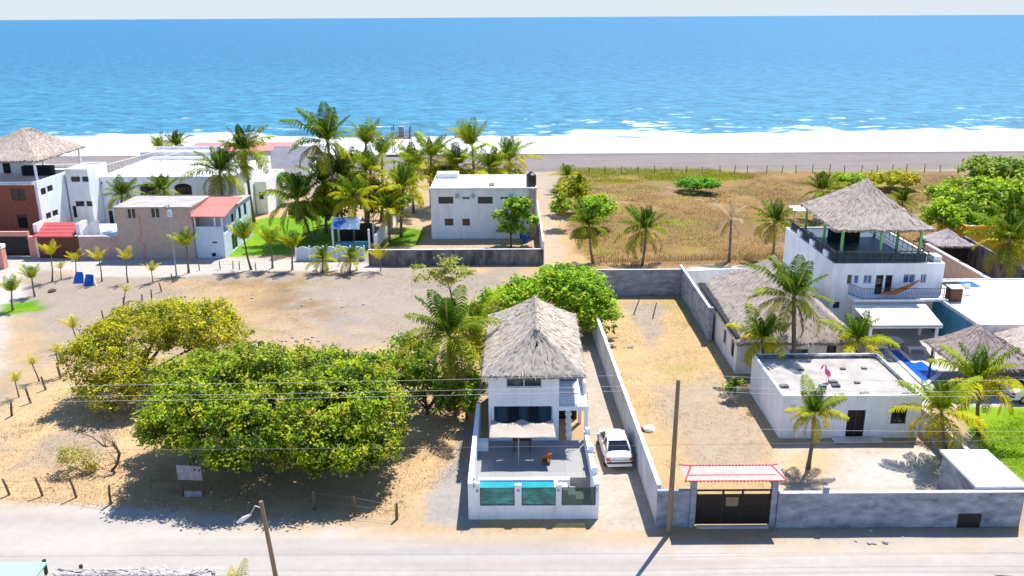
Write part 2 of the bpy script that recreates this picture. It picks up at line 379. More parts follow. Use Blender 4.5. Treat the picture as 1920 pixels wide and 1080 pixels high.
S_lawn = np.minimum.reduce([
    zone([(455,445),(480,410),(610,400),(690,455),(690,478),(560,478),(420,482)], C_lawn, .4, .7),
    zone([(715,462),(755,425),(795,432),(785,460)], C_lawn*.7, .5, .8),
    zone([(1800,765),(2040,765),(2040,915),(1935,915),(1835,840)], A([.16,.28,.012]), .3, .4),
    zone([(5,572),(75,562),(78,580),(10,592)], C_lawn*.85, .5, 1.2)])
lw = sstep(.4, -.4, S_lawn); mix(A([.21,.27,.02]), lw*sstep(.5, .65, n3)*.5)
col *= (1+(n3-.5)*.22*(1-.7*rs))[:, None]
zz = (fbm(X, Y, 2.5, 71)-.5)*.10*(rs < .2)
zz = np.where(Y > 156, -(Y-156)*.03, zz)
zz = np.where((Y < 26.1) | (np.abs(X) > 106), np.minimum(zz, 0), zz)
V = np.c_[X, Y, zz]
nxg, nyg = len(gx), len(gy)
ii, jj = np.meshgrid(np.arange(nxg-1), np.arange(nyg-1)); a0 = (jj*nxg+ii).ravel()
FACES = np.c_[a0, a0+1, a0+1+nxg, a0+nxg]
def fc(s): return s[FACES].mean(1)
cls = np.zeros(len(FACES), int)
for k, s in ((1, S_field), (2, S_path), (3, S_back), (4, S_beach), (5, S_dr), (6, S_road), (7, S_lawn)):
    cls[fc(s) < 0] = k
for k, nm in enumerate(['ground', 'field', 'path', 'back_road', 'beach', 'driveway', 'road', 'lawn']):
    f = FACES[cls == k]
    u, inv = np.unique(f, return_inverse=True)
    o = arr_obj(nm, V[u], inv.reshape(f.shape), M['roadsoil'] if nm == 'road' else M['soil'], cols=col[u], smooth=True)
    tag(o, kind='structure')
# ---------------------------------------------------------------- sea
SEA = -0.62
sx = axis(-130, 140, 1.0, -90000, 90000); sy = axis(172, 330, .8, 168, 90000)
SX, SY = np.meshgrid(sx, sy); sX = SX.ravel(); sY = SY.ravel()
shore = 178.6+.022*np.clip(sX, -60, 140)+(fbm(sX, sX*0, 30, 3)-.5)*5+(fbm(sX, sX*0, 7, 5)-.5)*1.5
d = sY-shore
# breakers: three ridges rolling in
h = np.zeros_like(d)
for dist, amp, wdt, sd_ in ((12, .35, 2.2, 81), (30, .7, 3.0, 91), (52, .5, 4.0, 101)):
    c = dist+(fbm(sX, sX*0, 22, sd_)-.5)*14
    a = amp*sstep(.32, .6, fbm(sX, sX*0, 26, sd_+3))
    t = (d-c)/wdt; h += a*np.exp(-t*t)
h += (fbm(sX*.5, sY, 5, 111)-.5)*.35*sstep(10, 60, d)*sstep(900, 300, d)
foam = sstep(31, 23, d+(fbm(sX*.4, sY, 9, 121, 6)-.5)*26)
foam = np.maximum(foam, sstep(.64, .73, fbm(sX*.6, sY, 2.6, 131, 5)*.75+fbm(sX*.25, sY, 9, 133)*.35+sstep(110, 35, d)*.12-.10-.06*sstep(40, 0, sX))*sstep(125, 70, d)*.62)
foam *= (1-.25*sstep(.55, .7, fbm(sX*.3, sY, 3, 141)))
foam = np.where(d < 7, np.maximum(foam, .95), foam)
near = sstep(420, 40, d)
mS = bpy.data.materials.new('sea_water'); mS.use_nodes = True
nt = mS.node_tree; b = nt.nodes['Principled BSDF']
at = nt.nodes.new('ShaderNodeAttribute'); at.attribute_name = 'Col'
sep = nt.nodes.new('ShaderNodeSeparateColor'); nt.links.new(at.outputs['Color'], sep.inputs[0])
tc = nt.nodes.new('ShaderNodeTexCoord')
def nz(scale, det, st):
    mp = nt.nodes.new('ShaderNodeMapping'); mp.inputs['Scale'].default_value = st
    n = nt.nodes.new('ShaderNodeTexNoise'); n.inputs['Scale'].default_value = scale; n.inputs['Detail'].default_value = det; n.inputs['Roughness'].default_value = .6
    nt.links.new(tc.outputs['Object'], mp.inputs[0]); nt.links.new(mp.outputs[0], n.inputs['Vector']); return n
na = nz(.21, 8, (.7, 1, 1)); nb = nz(.45, 4, (.6, 1, 1)); nf = nz(.55, 6, (.5, 1, 1))
deep = nt.nodes.new('ShaderNodeMix'); deep.data_type = 'RGBA'
deep.inputs['A'].default_value = (.034, .152, .265, 1); deep.inputs['B'].default_value = (.046, .19, .285, 1)
nt.links.new(sep.outputs[1], deep.inputs['Factor'])
addn = nt.nodes.new('ShaderNodeMath'); addn.operation = 'ADD'; nt.links.new(na.outputs['Fac'], addn.inputs[0]); nt.links.new(nb.outputs['Fac'], addn.inputs[1])
rip = nt.nodes.new('ShaderNodeMapRange'); rip.inputs['From Min'].default_value = .75; rip.inputs['From Max'].default_value = 1.25; rip.inputs['To Min'].default_value = .62; rip.inputs['To Max'].default_value = 1.38
nt.links.new(addn.outputs[0], rip.inputs['Value'])
sc_ = nt.nodes.new('ShaderNodeVectorMath'); sc_.operation = 'SCALE'; nt.links.new(deep.outputs['Result'], sc_.inputs[0]); nt.links.new(rip.outputs[0], sc_.inputs['Scale'])
fo = nt.nodes.new('ShaderNodeMath'); fo.operation = 'ADD'
f2 = nt.nodes.new('ShaderNodeMath'); f2.operation = 'MULTIPLY_ADD'; f2.inputs[1].default_value = 1.3; f2.inputs[2].default_value = -.56
nt.links.new(nf.outputs['Fac'], f2.inputs[0]); nt.links.new(f2.outputs[0], fo.inputs[0]); nt.links.new(sep.outputs[0], fo.inputs[1])
fr = nt.nodes.new('ShaderNodeMapRange'); fr.inputs['From Min'].default_value = .30; fr.inputs['From Max'].default_value = .95
nt.links.new(fo.outputs[0], fr.inputs['Value'])
mxf = nt.nodes.new('ShaderNodeMix'); mxf.data_type = 'RGBA'; mxf.inputs['B'].default_value = (.80, .80, .80, 1)
nt.links.new(fr.outputs[0], mxf.inputs['Factor']); nt.links.new(sc_.outputs[0], mxf.inputs['A']); nt.links.new(mxf.outputs['Result'], b.inputs['Base Color'])
b.inputs['Roughness'].default_value = .45; b.inputs['Specular IOR Level'].default_value = .18; b.inputs['IOR'].default_value = 1.33
bp = nt.nodes.new('ShaderNodeBump'); bp.inputs['Strength'].default_value = .9; bp.inputs['Distance'].default_value = 1.2
nt.links.new(addn.outputs[0], bp.inputs['Height']); nt.links.new(bp.outputs[0], b.inputs['Normal'])
nxs = len(sx); ii, jj = np.meshgrid(np.arange(nxs-1), np.arange(len(sy)-1)); a0 = (jj*nxs+ii).ravel()
o = arr_obj('sea', np.c_[sX, sY, SEA+h], np.c_[a0, a0+1, a0+1+nxs, a0+nxs], mS, cols=np.c_[foam, near, near*0], smooth=True)
tag(o, kind='structure')

an = np.linspace(0, 2*np.pi, 97)[:-1]; n_ = len(an)
V = np.r_[np.c_[82000*np.cos(an), 82000*np.sin(an), an*0-200], np.c_[82000*np.cos(an), 82000*np.sin(an), an*0+7000]]
F = np.c_[np.arange(n_), (np.arange(n_)+1) % n_, (np.arange(n_)+1) % n_+n_, np.arange(n_)+n_]
tag(arr_obj('sky', V, F, skm), kind='structure')
# ---------------------------------------------------------------- building helpers
def facade(mb, p0, u, n, W, z0, z1, ops, depth=.14):
    """wall face from p0 along u, outward normal n, with recessed openings (a,b,za,zb)"""
    us = sorted(set([0, W]+[max(0, min(W, o[k])) for o in ops for k in (0, 1)]))
    zs = sorted(set([z0, z1]+[max(z0, min(z1, o[k])) for o in ops for k in (2, 3)]))
    def pt(a, z, d=0): return (p0[0]+u[0]*a-n[0]*d, p0[1]+u[1]*a-n[1]*d, z)
    for i in range(len(us)-1):
        for j in range(len(zs)-1):
            ca, cz = (us[i]+us[i+1])/2, (zs[j]+zs[j+1])/2
            if any(o[0] < ca < o[1] and o[2] < cz < o[3] for o in ops): continue
            mb.quad(pt(us[i], zs[j]), pt(us[i+1], zs[j]), pt(us[i+1], zs[j+1]), pt(us[i], zs[j+1]))
    for o in ops:
        a, b_, za, zb = o[:4]; dd = o[4] if len(o) > 4 and o[4] else depth
        mb.quad(pt(a, za), pt(b_, za), pt(b_, za, dd), pt(a, za, dd)); mb.quad(pt(a, zb, dd), pt(b_, zb, dd), pt(b_, zb), pt(a, zb))
        mb.quad(pt(a, za), pt(a, za, dd), pt(a, zb, dd), pt(a, zb)); mb.quad(pt(b_, za, dd), pt(b_, za), pt(b_, zb), pt(b_, zb, dd))
def pane_unit(name, parent, p0, u, n, o, depth, fm, gm, mull=1, label=None, rail=0):
    """frame bars + one pane closing an opening, set at the back of the reveal"""
    a, b_, za, zb = o[:4]; dd = o[4] if len(o) > 4 and o[4] else depth
    mb = MB(); t = min(.06, (b_-a)*.12); 
    def bar(a0, a1, zz0, zz1, d0, d1):
        c = [(p0[0]+u[0]*q-n[0]*d, p0[1]+u[1]*q-n[1]*d) for q, d in ((a0, d0), (a1, d0), (a1, d1), (a0, d1))]
        k = len(mb.v); mb.v.extend([(x, y, zz0) for x, y in c]+[(x, y, zz1) for x, y in c])
        for q in ((0,3,2,1),(4,5,6,7),(0,1,5,4),(1,2,6,5),(2,3,7,6),(3,0,4,7)): mb.f.append(tuple(k+i for i in q))
    d0, d1 = dd-.055, dd-.012
    bar(a, a+t, za, zb, d0, d1); bar(b_-t, b_, za, zb, d0, d1); bar(a+t, b_-t, za, za+t, d0, d1); bar(a+t, b_-t, zb-t, zb, d0, d1)
    for k in range(mull):
        c = a+(b_-a)*(k+1)/(mull+1); bar(c-t/2, c+t/2, za+t, zb-t, d0, d1)
    for k in range(rail):
        c = za+(zb-za)*(k+1)/(rail+1); bar(a+t, b_-t, c-t/2, c+t/2, d0+.004, d1-.004)
    f = mb.build(name, fm, parent)
    if label: f['label'] = label
    g = MB(); e = dd-.004
    def pt(q, z): return (p0[0]+u[0]*q-n[0]*e, p0[1]+u[1]*q-n[1]*e, z)
    g.quad(pt(a, za), pt(b_, za), pt(b_, zb), pt(a, zb)).build('pane' if gm in (M['pane'], M['bluepane']) else 'panel', gm, f)
    return f
def block(parent, x0, x1, y0, y1, z0, z1, m, ops=None, par=.3, pt=.16, roofm=None, name='wall', roofname='roof', depth=.14, over=.12):
    """rectangular masonry block: four walls with openings, roof slab sunk behind a parapet"""
    ops = ops or {}
    mb = MB()
    S = {'F': ((x0, y0), (1, 0), (0, -1), x1-x0), 'R': ((x1, y0), (0, 1), (1, 0), y1-y0),
         'B': ((x1, y1), (-1, 0), (0, 1), x1-x0), 'L': ((x0, y1), (0, -1), (-1, 0), y1-y0)}
    ent = {k: [] for k in S}
    for k, o in ops.get('list', []): ent[k].append(o)
    for k, (p0, u, n, W) in S.items():
        facade(mb, p0, u, n, W, z0, z1, [e['r'] for e in ent[k]], depth)
    if par > 0:
        zr = z1-par
        o4 = [(x0,y0),(x1,y0),(x1,y1),(x0,y1)]; i4 = [(x0+pt,y0+pt),(x1-pt,y0+pt),(x1-pt,y1-pt),(x0+pt,y1-pt)]
        for k in range(4):
            a, b_ = o4[k], o4[(k+1) % 4]; c, d_ = i4[(k+1) % 4], i4[k]
            mb.quad((*a, z1), (*b_, z1), (*c, z1), (*d_, z1)); mb.quad((*d_, z1), (*c, z1), (*c, zr), (*d_, zr))
    wall = mb.build(name, m, parent)
    if par > 0: MB().quad(*[(*p, zr) for p in i4]).build(roofname, roofm or M['roofwhite'], parent)
    else: bx(roofname, roofm or M['roofwhite'], parent, x0-over, x1+over, y0-over, y1+over, z1, z1+.16)
    for k, (p0, u, n, W) in S.items():
        for e in ent[k]:
            pane_unit(e.get('name', 'window'), parent, p0, u, n, e['r'], depth, e.get('fm', M['frame']), e.get('gm', M['pane']), e.get('mull', 1), e.get('label'), e.get('rail', 0))
    return wall
def wF(Y, x0, px0, py0, px1, py1, **k):
    a = P(px0, py1, Y); b_ = P(px1, py0, Y); c = P(px0, py0, Y)
    m_ = P((px0+px1)/2, (py0+py1)/2, Y)
    return ('F', dict(r=(P(px0, (py0+py1)/2, Y)[0]-x0, P(px1, (py0+py1)/2, Y)[0]-x0, a[2], c[2])+((k.pop('depth'),) if 'depth' in k else ()), **k))
def wR(X, y0, ya, yb, za, zb, **k): return ('R', dict(r=(ya-y0, yb-y0, za, zb), **k))
def wL(X, y1, ya, yb, za, zb, **k): return ('L', dict(r=(y1-yb, y1-ya, za, zb), **k))
# ---------------------------------------------------------------- thatch
def thatch(parent, eave, ridge, tone=(.46,.42,.38), seed=1, thick=.22, flake=1.0, name='thatch_roof', sag=.10):
    """hip roof of palm thatch: eave = 4 corners (front-left, front-right, back-right, back-left), ridge = (front, back) points"""
    rg = np.random.default_rng(seed); e = [A(p, float) for p in eave]; r0, r1 = A(ridge[0], float), A(ridge[1], float)
    V = []; F = []; C = []
    slopes = [(e[0], e[1], r0, r0), (e[1], e[2], r0, r1), (e[2], e[3], r1, r1), (e[3], e[0], r1, r0)]
    tone = A(tone)
    def surf(s, u, v):
        a, b_, c0, c1 = s
        lo = a*(1-u)+b_*u; hi = c0*(1-u)+c1*u
        p = lo*(1-v)+hi*v
        p[2] -= sag*math.sin(math.pi*v)*min(1, np.linalg.norm(hi-lo)/4)
        return p
    for si, s in enumerate(slopes):
        a, b_, c0, c1 = s
        Lw = np.linalg.norm(b_-a); Ls = np.linalg.norm((c0+c1)/2-(a+b_)/2)
        nu = max(6, int(Lw/.28)); nv = max(6, int(Ls/.28)); base = len(V)
        nrm = np.cross(b_-a, (c0+c1)/2-a); nrm /= np.linalg.norm(nrm)
        for j in range(nv+1):
            for i in range(nu+1):
                u, v = i/nu, j/nv
                p = surf(s, u, v)
                edge = (i in (0, nu)) or j == nv
                if not edge: p = p+nrm*(rg.normal()*.035)
                if j == 0: p = p+A([0, 0, rg.normal()*.05])
                V.append(p); 
        for j in range(nv):
            for i in range(nu):
                q = base+j*(nu+1)+i; F.append((q, q+1, q+nu+2, q+nu+1))
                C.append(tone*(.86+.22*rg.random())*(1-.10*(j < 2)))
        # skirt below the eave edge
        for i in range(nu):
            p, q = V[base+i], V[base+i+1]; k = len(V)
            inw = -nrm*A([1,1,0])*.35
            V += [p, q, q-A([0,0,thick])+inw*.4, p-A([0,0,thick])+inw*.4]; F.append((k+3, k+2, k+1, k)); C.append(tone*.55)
        # loose straw strips lying down the slope
        area = Lw*Ls*(.5 if np.allclose(c0, c1) else .75)
        for _ in range(int(area*30*flake)):
            v = rg.random()**1.15; u = rg.random()
            if v > .97: continue
            p = surf(s, u, v); q = surf(s, u, max(0, v-.05)); dn = (q-p)
            if v < .05: dn = surf(s, u, 0)-surf(s, u, .1)
            dn /= (np.linalg.norm(dn)+1e-9); sd_ = np.cross(nrm, dn)
            ln = rg.uniform(.14, .42); wd = rg.uniform(.012, .032); dn = dn+sd_*rg.normal()*.16
            o = p+nrm*rg.uniform(.02, .06); tip = o+dn*ln+nrm*rg.uniform(-.02, .02)
            k = len(V); V += [o-sd_*wd, o+sd_*wd, tip+sd_*wd*.6, tip-sd_*wd*.6]; F.append((k, k+1, k+2, k+3))
            t = rg.random(); C.append((tone*(1.18 if t > .55 else (.93 if t > .12 else .62)))*(.9+.2*rg.random()))
        # fringe
        for _ in range(int(Lw*14)):
            u = rg.random(); p = surf(s, u, 0)+nrm*.02; out = -nrm*0+(surf(s, u, 0)-surf(s, u, .1)); out /= np.linalg.norm(out)+1e-9
            sd_ = np.cross(nrm, out); ln = rg.uniform(.06, .24); wd = rg.uniform(.015, .035)
            tip = p+out*ln*.55-A([0,0,ln*.75]); k = len(V)
            V += [p-sd_*wd, p+sd_*wd, tip+sd_*wd*.5, tip-sd_*wd*.5]; F.append((k, k+1, k+2, k+3)); C.append(tone*rg.uniform(.5, 1.05))
    # ridge cap
    L = np.linalg.norm(r1-r0)
    for _ in range(int(60+L*70)):
        t = rg.uniform(-.05, 1.05); p = r0*(1-t)+r1*t; an = rg.uniform(0, 2*math.pi)
        d_ = A([math.cos(an), math.sin(an), -.85]); ln = rg.uniform(.15, .35); sd_ = A([-d_[1], d_[0], 0])*.03
        o = p+A([0,0,.08]); tip = o+d_*ln; k = len(V)
        V += [o-sd_, o+sd_, tip+sd_, tip-sd_]; F.append((k, k+1, k+2, k+3)); C.append(tone*rg.uniform(.85, 1.25))
    return arr_obj(name, A(V), A(F), M['straw'], parent, cols=A(C))
def rail(parent, pts, h=1.0, step=.18, m=None, name='railing', r=.016):
    mb = MB()
    for a, b_ in zip(pts[:-1], pts[1:]):
        a, b_ = Vector(a), Vector(b_); L = (b_-a).length
        mb.tube([a+Vector((0,0,h)), b_+Vector((0,0,h))], r*1.6, 6); mb.tube([a+Vector((0,0,.1)), b_+Vector((0,0,.1))], r*1.2, 5)
        for i in range(int(L/step)+1):
            p = a.lerp(b_, i/max(1, int(L/step))); mb.tube([p, p+Vector((0,0,h))], r, 5)
    return mb.build(name, m or M['black'], parent)
M['porchshade'] = mat('dark_slate_blue_porch_shade', (.06,.12,.16), (.045,.09,.125), 1.5, .8)  # dark slate blue puts the porch recess's shade into its colour
M['terrace'] = mat('shade_dark_terrace_floor', (.05,.08,.10), (.035,.055,.07), 1.5, .5)  # terrace floor coloured dark teal to carry the shade under the thatch
# ================================================================ FRONT HOUSE
DK = 1.2; YF = 47.8
hx0 = P(916, 760, YF)[0]; hx1 = P(1048, 760, YF)[0]; hx2 = P(1103, 765, YF)[0]
zsl = P(980, 762, YF)[2]; ev = P(1000, 704, YF-.4)[2]
h = thing('thatched_house', ((hx0+hx1)/2, YF, 0), 'two storey white house with steep thatched roof behind the small pool patio', 'house')
block(h, hx0, hx1, YF, 57.2, 0, ev, M['white'], {'list': [
    wF(YF, hx0, 949, 706, 1016, 727, fm=M['white2'], mull=1),
    wF(YF, hx0, 926, 762, 1035, 812, depth=1.3, name='porch_recess', gm=M['porchshade'], fm=M['porchshade'], mull=0)]}, par=0, depth=.14, over=-.3)
for a, b_ in ((950, 976), (988, 1012)):
    x0 = P(a, 790, YF+1.2)[0]; x1 = P(b_, 790, YF+1.2)[0]
    d = bx('door', M['darkframe'], h, x0, x1, YF+1.2, YF+1.28, DK+.05, DK+1.95); bx('pane', M['pane'], d, x0+.1, x1-.1, YF+1.19, YF+1.21, DK+.3, DK+1.8, bevel=0)
bx('balcony_slab', M['white'], h, hx1+.003, hx2, YF-.05, 57.0, zsl-.28, zsl)
bx('balcony_parapet', M['white'], h, hx2-.14, hx2, YF+1.8, 57.0, zsl+.003, zsl+.75)
bx('side_wall', M['tealwall'], h, hx1+.003, hx2-.4, 51.6, 51.8, zsl+.003, ev)
bx('column', M['white'], h, hx2-.2, hx2, YF, YF+.22, 0, zsl-.283); bx('column', M['white'], h, hx2-.2, hx2, 52.5, 52.72, 0, zsl-.283)
bx('carport_wall', M['darkpanel'], h, hx1+.003, hx2-.25, 53.2, 53.4, 0, zsl-.283)  # back wall coloured dark to stand in for the carport's interior shade
st = MB()
for i in range(8): st.box(hx1+.55, hx1+.95, YF+1.2+i*.28, YF+1.5+i*.28, .3+i*.36, .3+i*.36+.12)
st.slab((hx1+.75, YF+1.25), (hx1+.75, YF+3.6), .3, (.25, 2.7), (.38, 2.95)); st.build('staircase', M['white'], h)
rail(h, [(hx1+.05, YF+.05, zsl), (hx2-.05, YF+.05, zsl)], .8, .2, M['greymetal'])
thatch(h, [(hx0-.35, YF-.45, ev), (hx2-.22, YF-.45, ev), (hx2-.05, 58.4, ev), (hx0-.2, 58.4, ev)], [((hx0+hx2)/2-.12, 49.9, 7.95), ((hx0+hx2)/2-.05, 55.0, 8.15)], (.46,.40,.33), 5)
g0 = P(1006, 632, 49.3)
mb = MB(); cx = g0[0]; 
mb.poly([(cx-.14, 48.75, 6.75), (cx+.2, 48.75, 6.65), (cx+.0, 48.92, 7.35)]); mb.build('gablet_shadow', M['dark'], h)  # flat dark triangle standing in for the gablet's shadow
# --- shade sail and its pole, table on the patio
sl_ = thing('shade_sail', (P(972, 818, 45.9)[0], 45.9, DK), 'beige scalloped shade sail stretched in front of the porch on a thin pole', 'shade sail')
zs = 3.05; V = []; F = []
xa, xb = P(921, 790, 47.2)[0], P(1036, 790, 47.2)[0]; NU, NV = 28, 8
for j in range(NV+1):
    for i in range(NU+1):
        u = i/NU; v = j/NV
        yb = 46.75-.6*abs(math.sin(2*math.pi*u)); yf = 44.75+.06*math.sin(2*math.pi*u)**2
        V.append((xa*(1-u)+xb*u-.08*v*(1-2*u), yf*v+yb*(1-v), zs-.10*math.sin(math.pi*v)*math.sin(math.pi*u)+.10*(1-v)-.12*v))
for j in range(NV):
    for i in range(NU): q = j*(NU+1)+i; F.append((q, q+1, q+NU+2, q+NU+1))
o = arr_obj('cloth', V, F, M['sail'], sl_, smooth=True); sm = o.modifiers.new('cloth_thickness', 'SOLIDIFY'); sm.thickness = .015
px_ = P(972, 818, 45.9)[0]; MB().tube([(px_, 44.78, DK), (px_, 44.78, zs-.12)], .035, 8).build('pole', M['sail'], sl_)
for xx in (xa, xb): MB().tube([(xx, 46.75, zs+.1), (xx, 47.79, zs+.35)], .012, 5).build('guy_rope', M['wiredark'], sl_)
t = thing('wooden_table', (P(978, 826, 46.6)[0], 46.7, DK), 'dark wooden table under the shade sail on the patio', 'table')
tx = t.location.x
bx('table_top', M['brown'], t, tx-.55, tx+.6, 46.35, 47.1, DK+.68, DK+.75)
for sx_ in (-.48, .46):
    for sy_ in (46.42, 46.98): bx('leg', M['brown'], t, tx+sx_, tx+sx_+.07, sy_, sy_+.07, DK, DK+.678)
c = thing('patio_chair', (P(1025, 850, 45.0)[0], 44.9, DK), 'low wooden chair with orange back on the grey patio tiles', 'chair')
tx = c.location.x
bx('seat', M['brown'], c, tx-.25, tx+.2, 44.7, 45.1, DK+.16, DK+.21)
MB().slab((tx-.25, 45.12), (tx+.3, 45.35), .05, DK+.12, DK+.42).build('backrest', M['orange'], c)
for q in ((-.22, 44.72), (.15, 44.72), (-.22, 45.05), (.15, 45.05)): bx('leg', M['orange'], c, tx+q[0], tx+q[0]+.04, q[1], q[1]+.04, DK, DK+.158)
# --- patio podium
M['decktile'] = bpy.data.materials.new('large_grey_floor_tiles'); M['decktile'].use_nodes = True; nt = M['decktile'].node_tree
tc = nt.nodes.new('ShaderNodeTexCoord'); bk0 = nt.nodes.new('ShaderNodeTexBrick'); bk0.offset = 0; nt.links.new(tc.outputs['Object'], bk0.inputs['Vector'])
bk0.inputs['Scale'].default_value = 1; bk0.inputs['Brick Width'].default_value = 1.0; bk0.inputs['Row Height'].default_value = 1.0; bk0.inputs['Mortar Size'].default_value = .012
bk0.inputs['Color1'].default_value = (.23,.23,.235,1); bk0.inputs['Color2'].default_value = (.29,.285,.28,1); bk0.inputs['Mortar'].default_value = (.17,.17,.17,1)
nt.links.new(bk0.outputs[0], nt.nodes['Principled BSDF'].inputs['Base Color']); nt.nodes['Principled BSDF'].inputs['Roughness'].default_value = .55
pt_ = thing('pool_patio', (1, 41, 0), 'white walled raised patio with glass fronted pool at the roadside', 'patio')
wl, wr = -2.42, 4.62; yf = 40.95
poolx0, poolx1, pooly0, pooly1 = -1.95, 2.28, yf+.16, 43.0
f = MB()
f.box(wl+.25, wr-.25, pooly1+.3, YF-.003, .02, DK)
f.box(wl+.25, poolx0-.003, pooly0, pooly1+.297, .02, DK); 
f.build('deck', M['decktile'], pt_)
bx('coping', M['white'], pt_, poolx0, 3.2, pooly1, pooly1+.297, .02, DK+.05)
bx('pool_side', M['white'], pt_, poolx1, poolx1+.22, pooly0, pooly1-.003, .02, DK+.03)
bx('pool_water', M['turq'], pt_, poolx0, poolx1-.003, pooly0, pooly1-.003, .15, DK-.06, bevel=0)
bx('sunken_floor', M['paver'], pt_, poolx1+.223, wr-.253, pooly0, pooly1+.29, .02, .18)
stp = MB()
for i in range(3): stp.box(poolx1+.3+i*.45, poolx1+.75+i*.45, pooly1-.9+i*.05, pooly1-.01, .183, DK-.1-i*.3)
stp.build('steps', M['paver'], pt_)
gl = [(900, 965), (978, 1042), (1053, 1117)]
zt = P(1000, 915, yf)[2]; zb = P(1000, 948, yf)[2]
ops = []; 
for a, b_ in gl: ops.append((P(a, 932, yf)[0]-wl, P(b_, 932, yf)[0]-wl, zb, 9))
mb = MB()
W = wr-wl; us = [0]+[q for o_ in ops for q in o_[:2]]+[W]
mb.box(wl, wr, yf, yf+.14, 0, zb)
bx('front_wall', M['white'], pt_, wl, wr, yf, yf+.14, 0, zb)
tops = [2.25, 2.12, 2.12, 2.2]
for k in range(4):
    bx('pillar', M['white'], pt_, wl+us[2*k], wl+us[2*k+1], yf-.03, yf+.2, zb+.003, tops[k])
for k, o_ in enumerate(ops):
    g = bx('pool_window', M['tealglass'] if k < 2 else M['clearglass'], pt_, wl+o_[0]+.002, wl+o_[1]-.002, yf+.05, yf+.08, zb+.003, zt, bevel=0)
    g['label'] = 'teal glass pane with water behind it' if k < 2 else 'clear glass pane over the sunken corner'
    fr = MB(); a, b_ = wl+o_[0]+.004, wl+o_[1]-.004
    fr.box(a, a+.035, yf+.03, yf+.045, zb+.004, zt); fr.box(b_-.035, b_, yf+.03, yf+.045, zb+.004, zt); fr.box(a+.035, b_-.035, yf+.03, yf+.045, zt-.03, zt); fr.box(a+.035, b_-.035, yf+.03, yf+.045, zb+.004, zb+.04)
    fr.build('window_frame', M['darkframe'], g)
MB().slab((wl+.12, yf+.2), (wl+.25, YF+2.2), .25, 0, (2.25, 2.7)).build('side_wall', M['white'], pt_)
MB().slab((wr-.12, yf+.2), (wr-.2, YF-.6), .24, 0, (2.0, 2.15)).build('side_wall', M['white'], pt_)
for yy in (42.2, 44.6, 46.8): bx('post', M['white'], pt_, wr-.27, wr+.02, yy, yy+.3, 2.0, 2.45)
nb_ = MB()
zq = P(888, 900, yf-.03)[2]; xq = P(889, 900, yf)[0]
for k in range(3): nb_.box(xq-.05, xq-.02, yf-.05, yf-.032, zq-.05-k*.22, zq+.10-k*.22); nb_.box(xq-.018, xq+.05, yf-.05, yf-.032, zq+.05-k*.22-.06*(k % 2), zq+.085-k*.22-.06*(k % 2))
nb_.build('dark_lettering', M['black'], pt_)
for k in range(4):
    xw = wl+us[2*k+1]-.18 if k else xq+.15
    MB().lathe((xw, yf-.06, 1.72), [(.03, 0), (.06, .03), (.06, .14), (.03, .16)], 8).build('wall_lamp', M['greymetal'], pt_)
bx('planter', M['white'], pt_, wl+.28, wl+.95, 46.4, 47.0, DK+.003, DK+.6)
# ================================================================ RIGHT: empty lot walls and gate
wl_ = thing('plaster_wall', (7.2, 60, 0), 'long pale plaster wall between the driveway with the car and the dry lot', 'wall')
MB().slab((7.75, 40.5), (6.85, 74), .2, 0, 2.28).build('wall', M['concpale'], wl_); MB().slab((7.75, 40.5), (6.85, 74), .24, 2.283, 2.34).build('coping', M['coping'], wl_)
bw = thing('concrete_wall', (12, 80.4, 0), 'grey concrete wall closing the far end of the dry lot', 'wall')
bx('wall', M['conc'], bw, 7.0, 16.4, 80.2, 80.4, 0, 2.6); bx('coping', M['coping'], bw, 6.98, 16.4, 80.18, 80.42, 2.603, 2.66)
rw = thing('grey_wall', (16.6, 70, 0), 'grey wall along the right edge of the dry lot beside the long thatched roof', 'wall')
bx('wall', M['conc'], rw, 16.42, 16.62, 68.0, 81.3, 0, 2.75); bx('coping', M['coping'], rw, 16.4, 16.64, 68.0, 81.32, 2.753, 2.81)
bx('pilaster', M['conc'], rw, 16.36, 16.7, 67.7, 67.997, 0, 2.95)
MB().slab((16.62, 81.2), (31, 83.3), .2, 0, 2.2).build('back_wall', M['white2'], rw)
fwall = thing('roadside_wall', (16, 40.3, 0), 'long weathered blue grey roadside wall either side of the black gate', 'wall')
mb = MB(); mb.box(7.62, 9.35, 40.2, 40.42, 0, 2.15)
mb.build('wall', M['conc'], fwall)
bx('wall', M['conc'], fwall, 13.95, 26.9, 40.0, 40.22, 0, 2.05)
bx('coping', M['coping'], fwall, 13.95, 26.9, 39.98, 40.24, 2.053, 2.10)
x0, x1 = P(1797, 978, 39.9)[0], P(1840, 978, 39.9)[0]
v = bx('vent_door', M['black'], fwall, x0, x1, 39.95, 39.997, P(1818, 990, 39.9)[2], P(1818, 965, 39.9)[2])
bx('blockwork_stub', M['conc'], fwall, 16.3, 16.6, 40.02, 40.2, 2.1, 2.4)
ga = thing('driveway_gate', (11.6, 40.2, 0), 'black sheet steel driveway gate under a red edged tile canopy', 'gate')
mb = MB(); gx0, gx1 = 9.68, 13.62; gw = (gx1-gx0)
mids = [gx0, gx0+gw*.36, gx0+gw*.62, gx1]
for q in mids: mb.box(q-.05, q+.05, 40.22, 40.30, .12, 2.18)
for zq in (.12, 1.1, 1.82, 2.1): mb.box(gx0+.05, gx1-.05, 40.225, 40.295, zq, zq+.08)
mb.build('gate_frame', M['black'], ga)
for k in range(3): bx('gate_leaf', M['darkpanel'], ga, mids[k]+.052, mids[k+1]-.052, 40.24, 40.27, .2, 1.818)
bx('letter_panel', M['polewood'], ga, mids[1]+.15, mids[2]-.2, 40.21, 40.238, 1.2, 1.75)
for q in (9.36, 13.63): bx('gate_post', M['conc'], ga, q, q+.3, 40.1, 40.44, 0, 2.925)
cz = 2.93
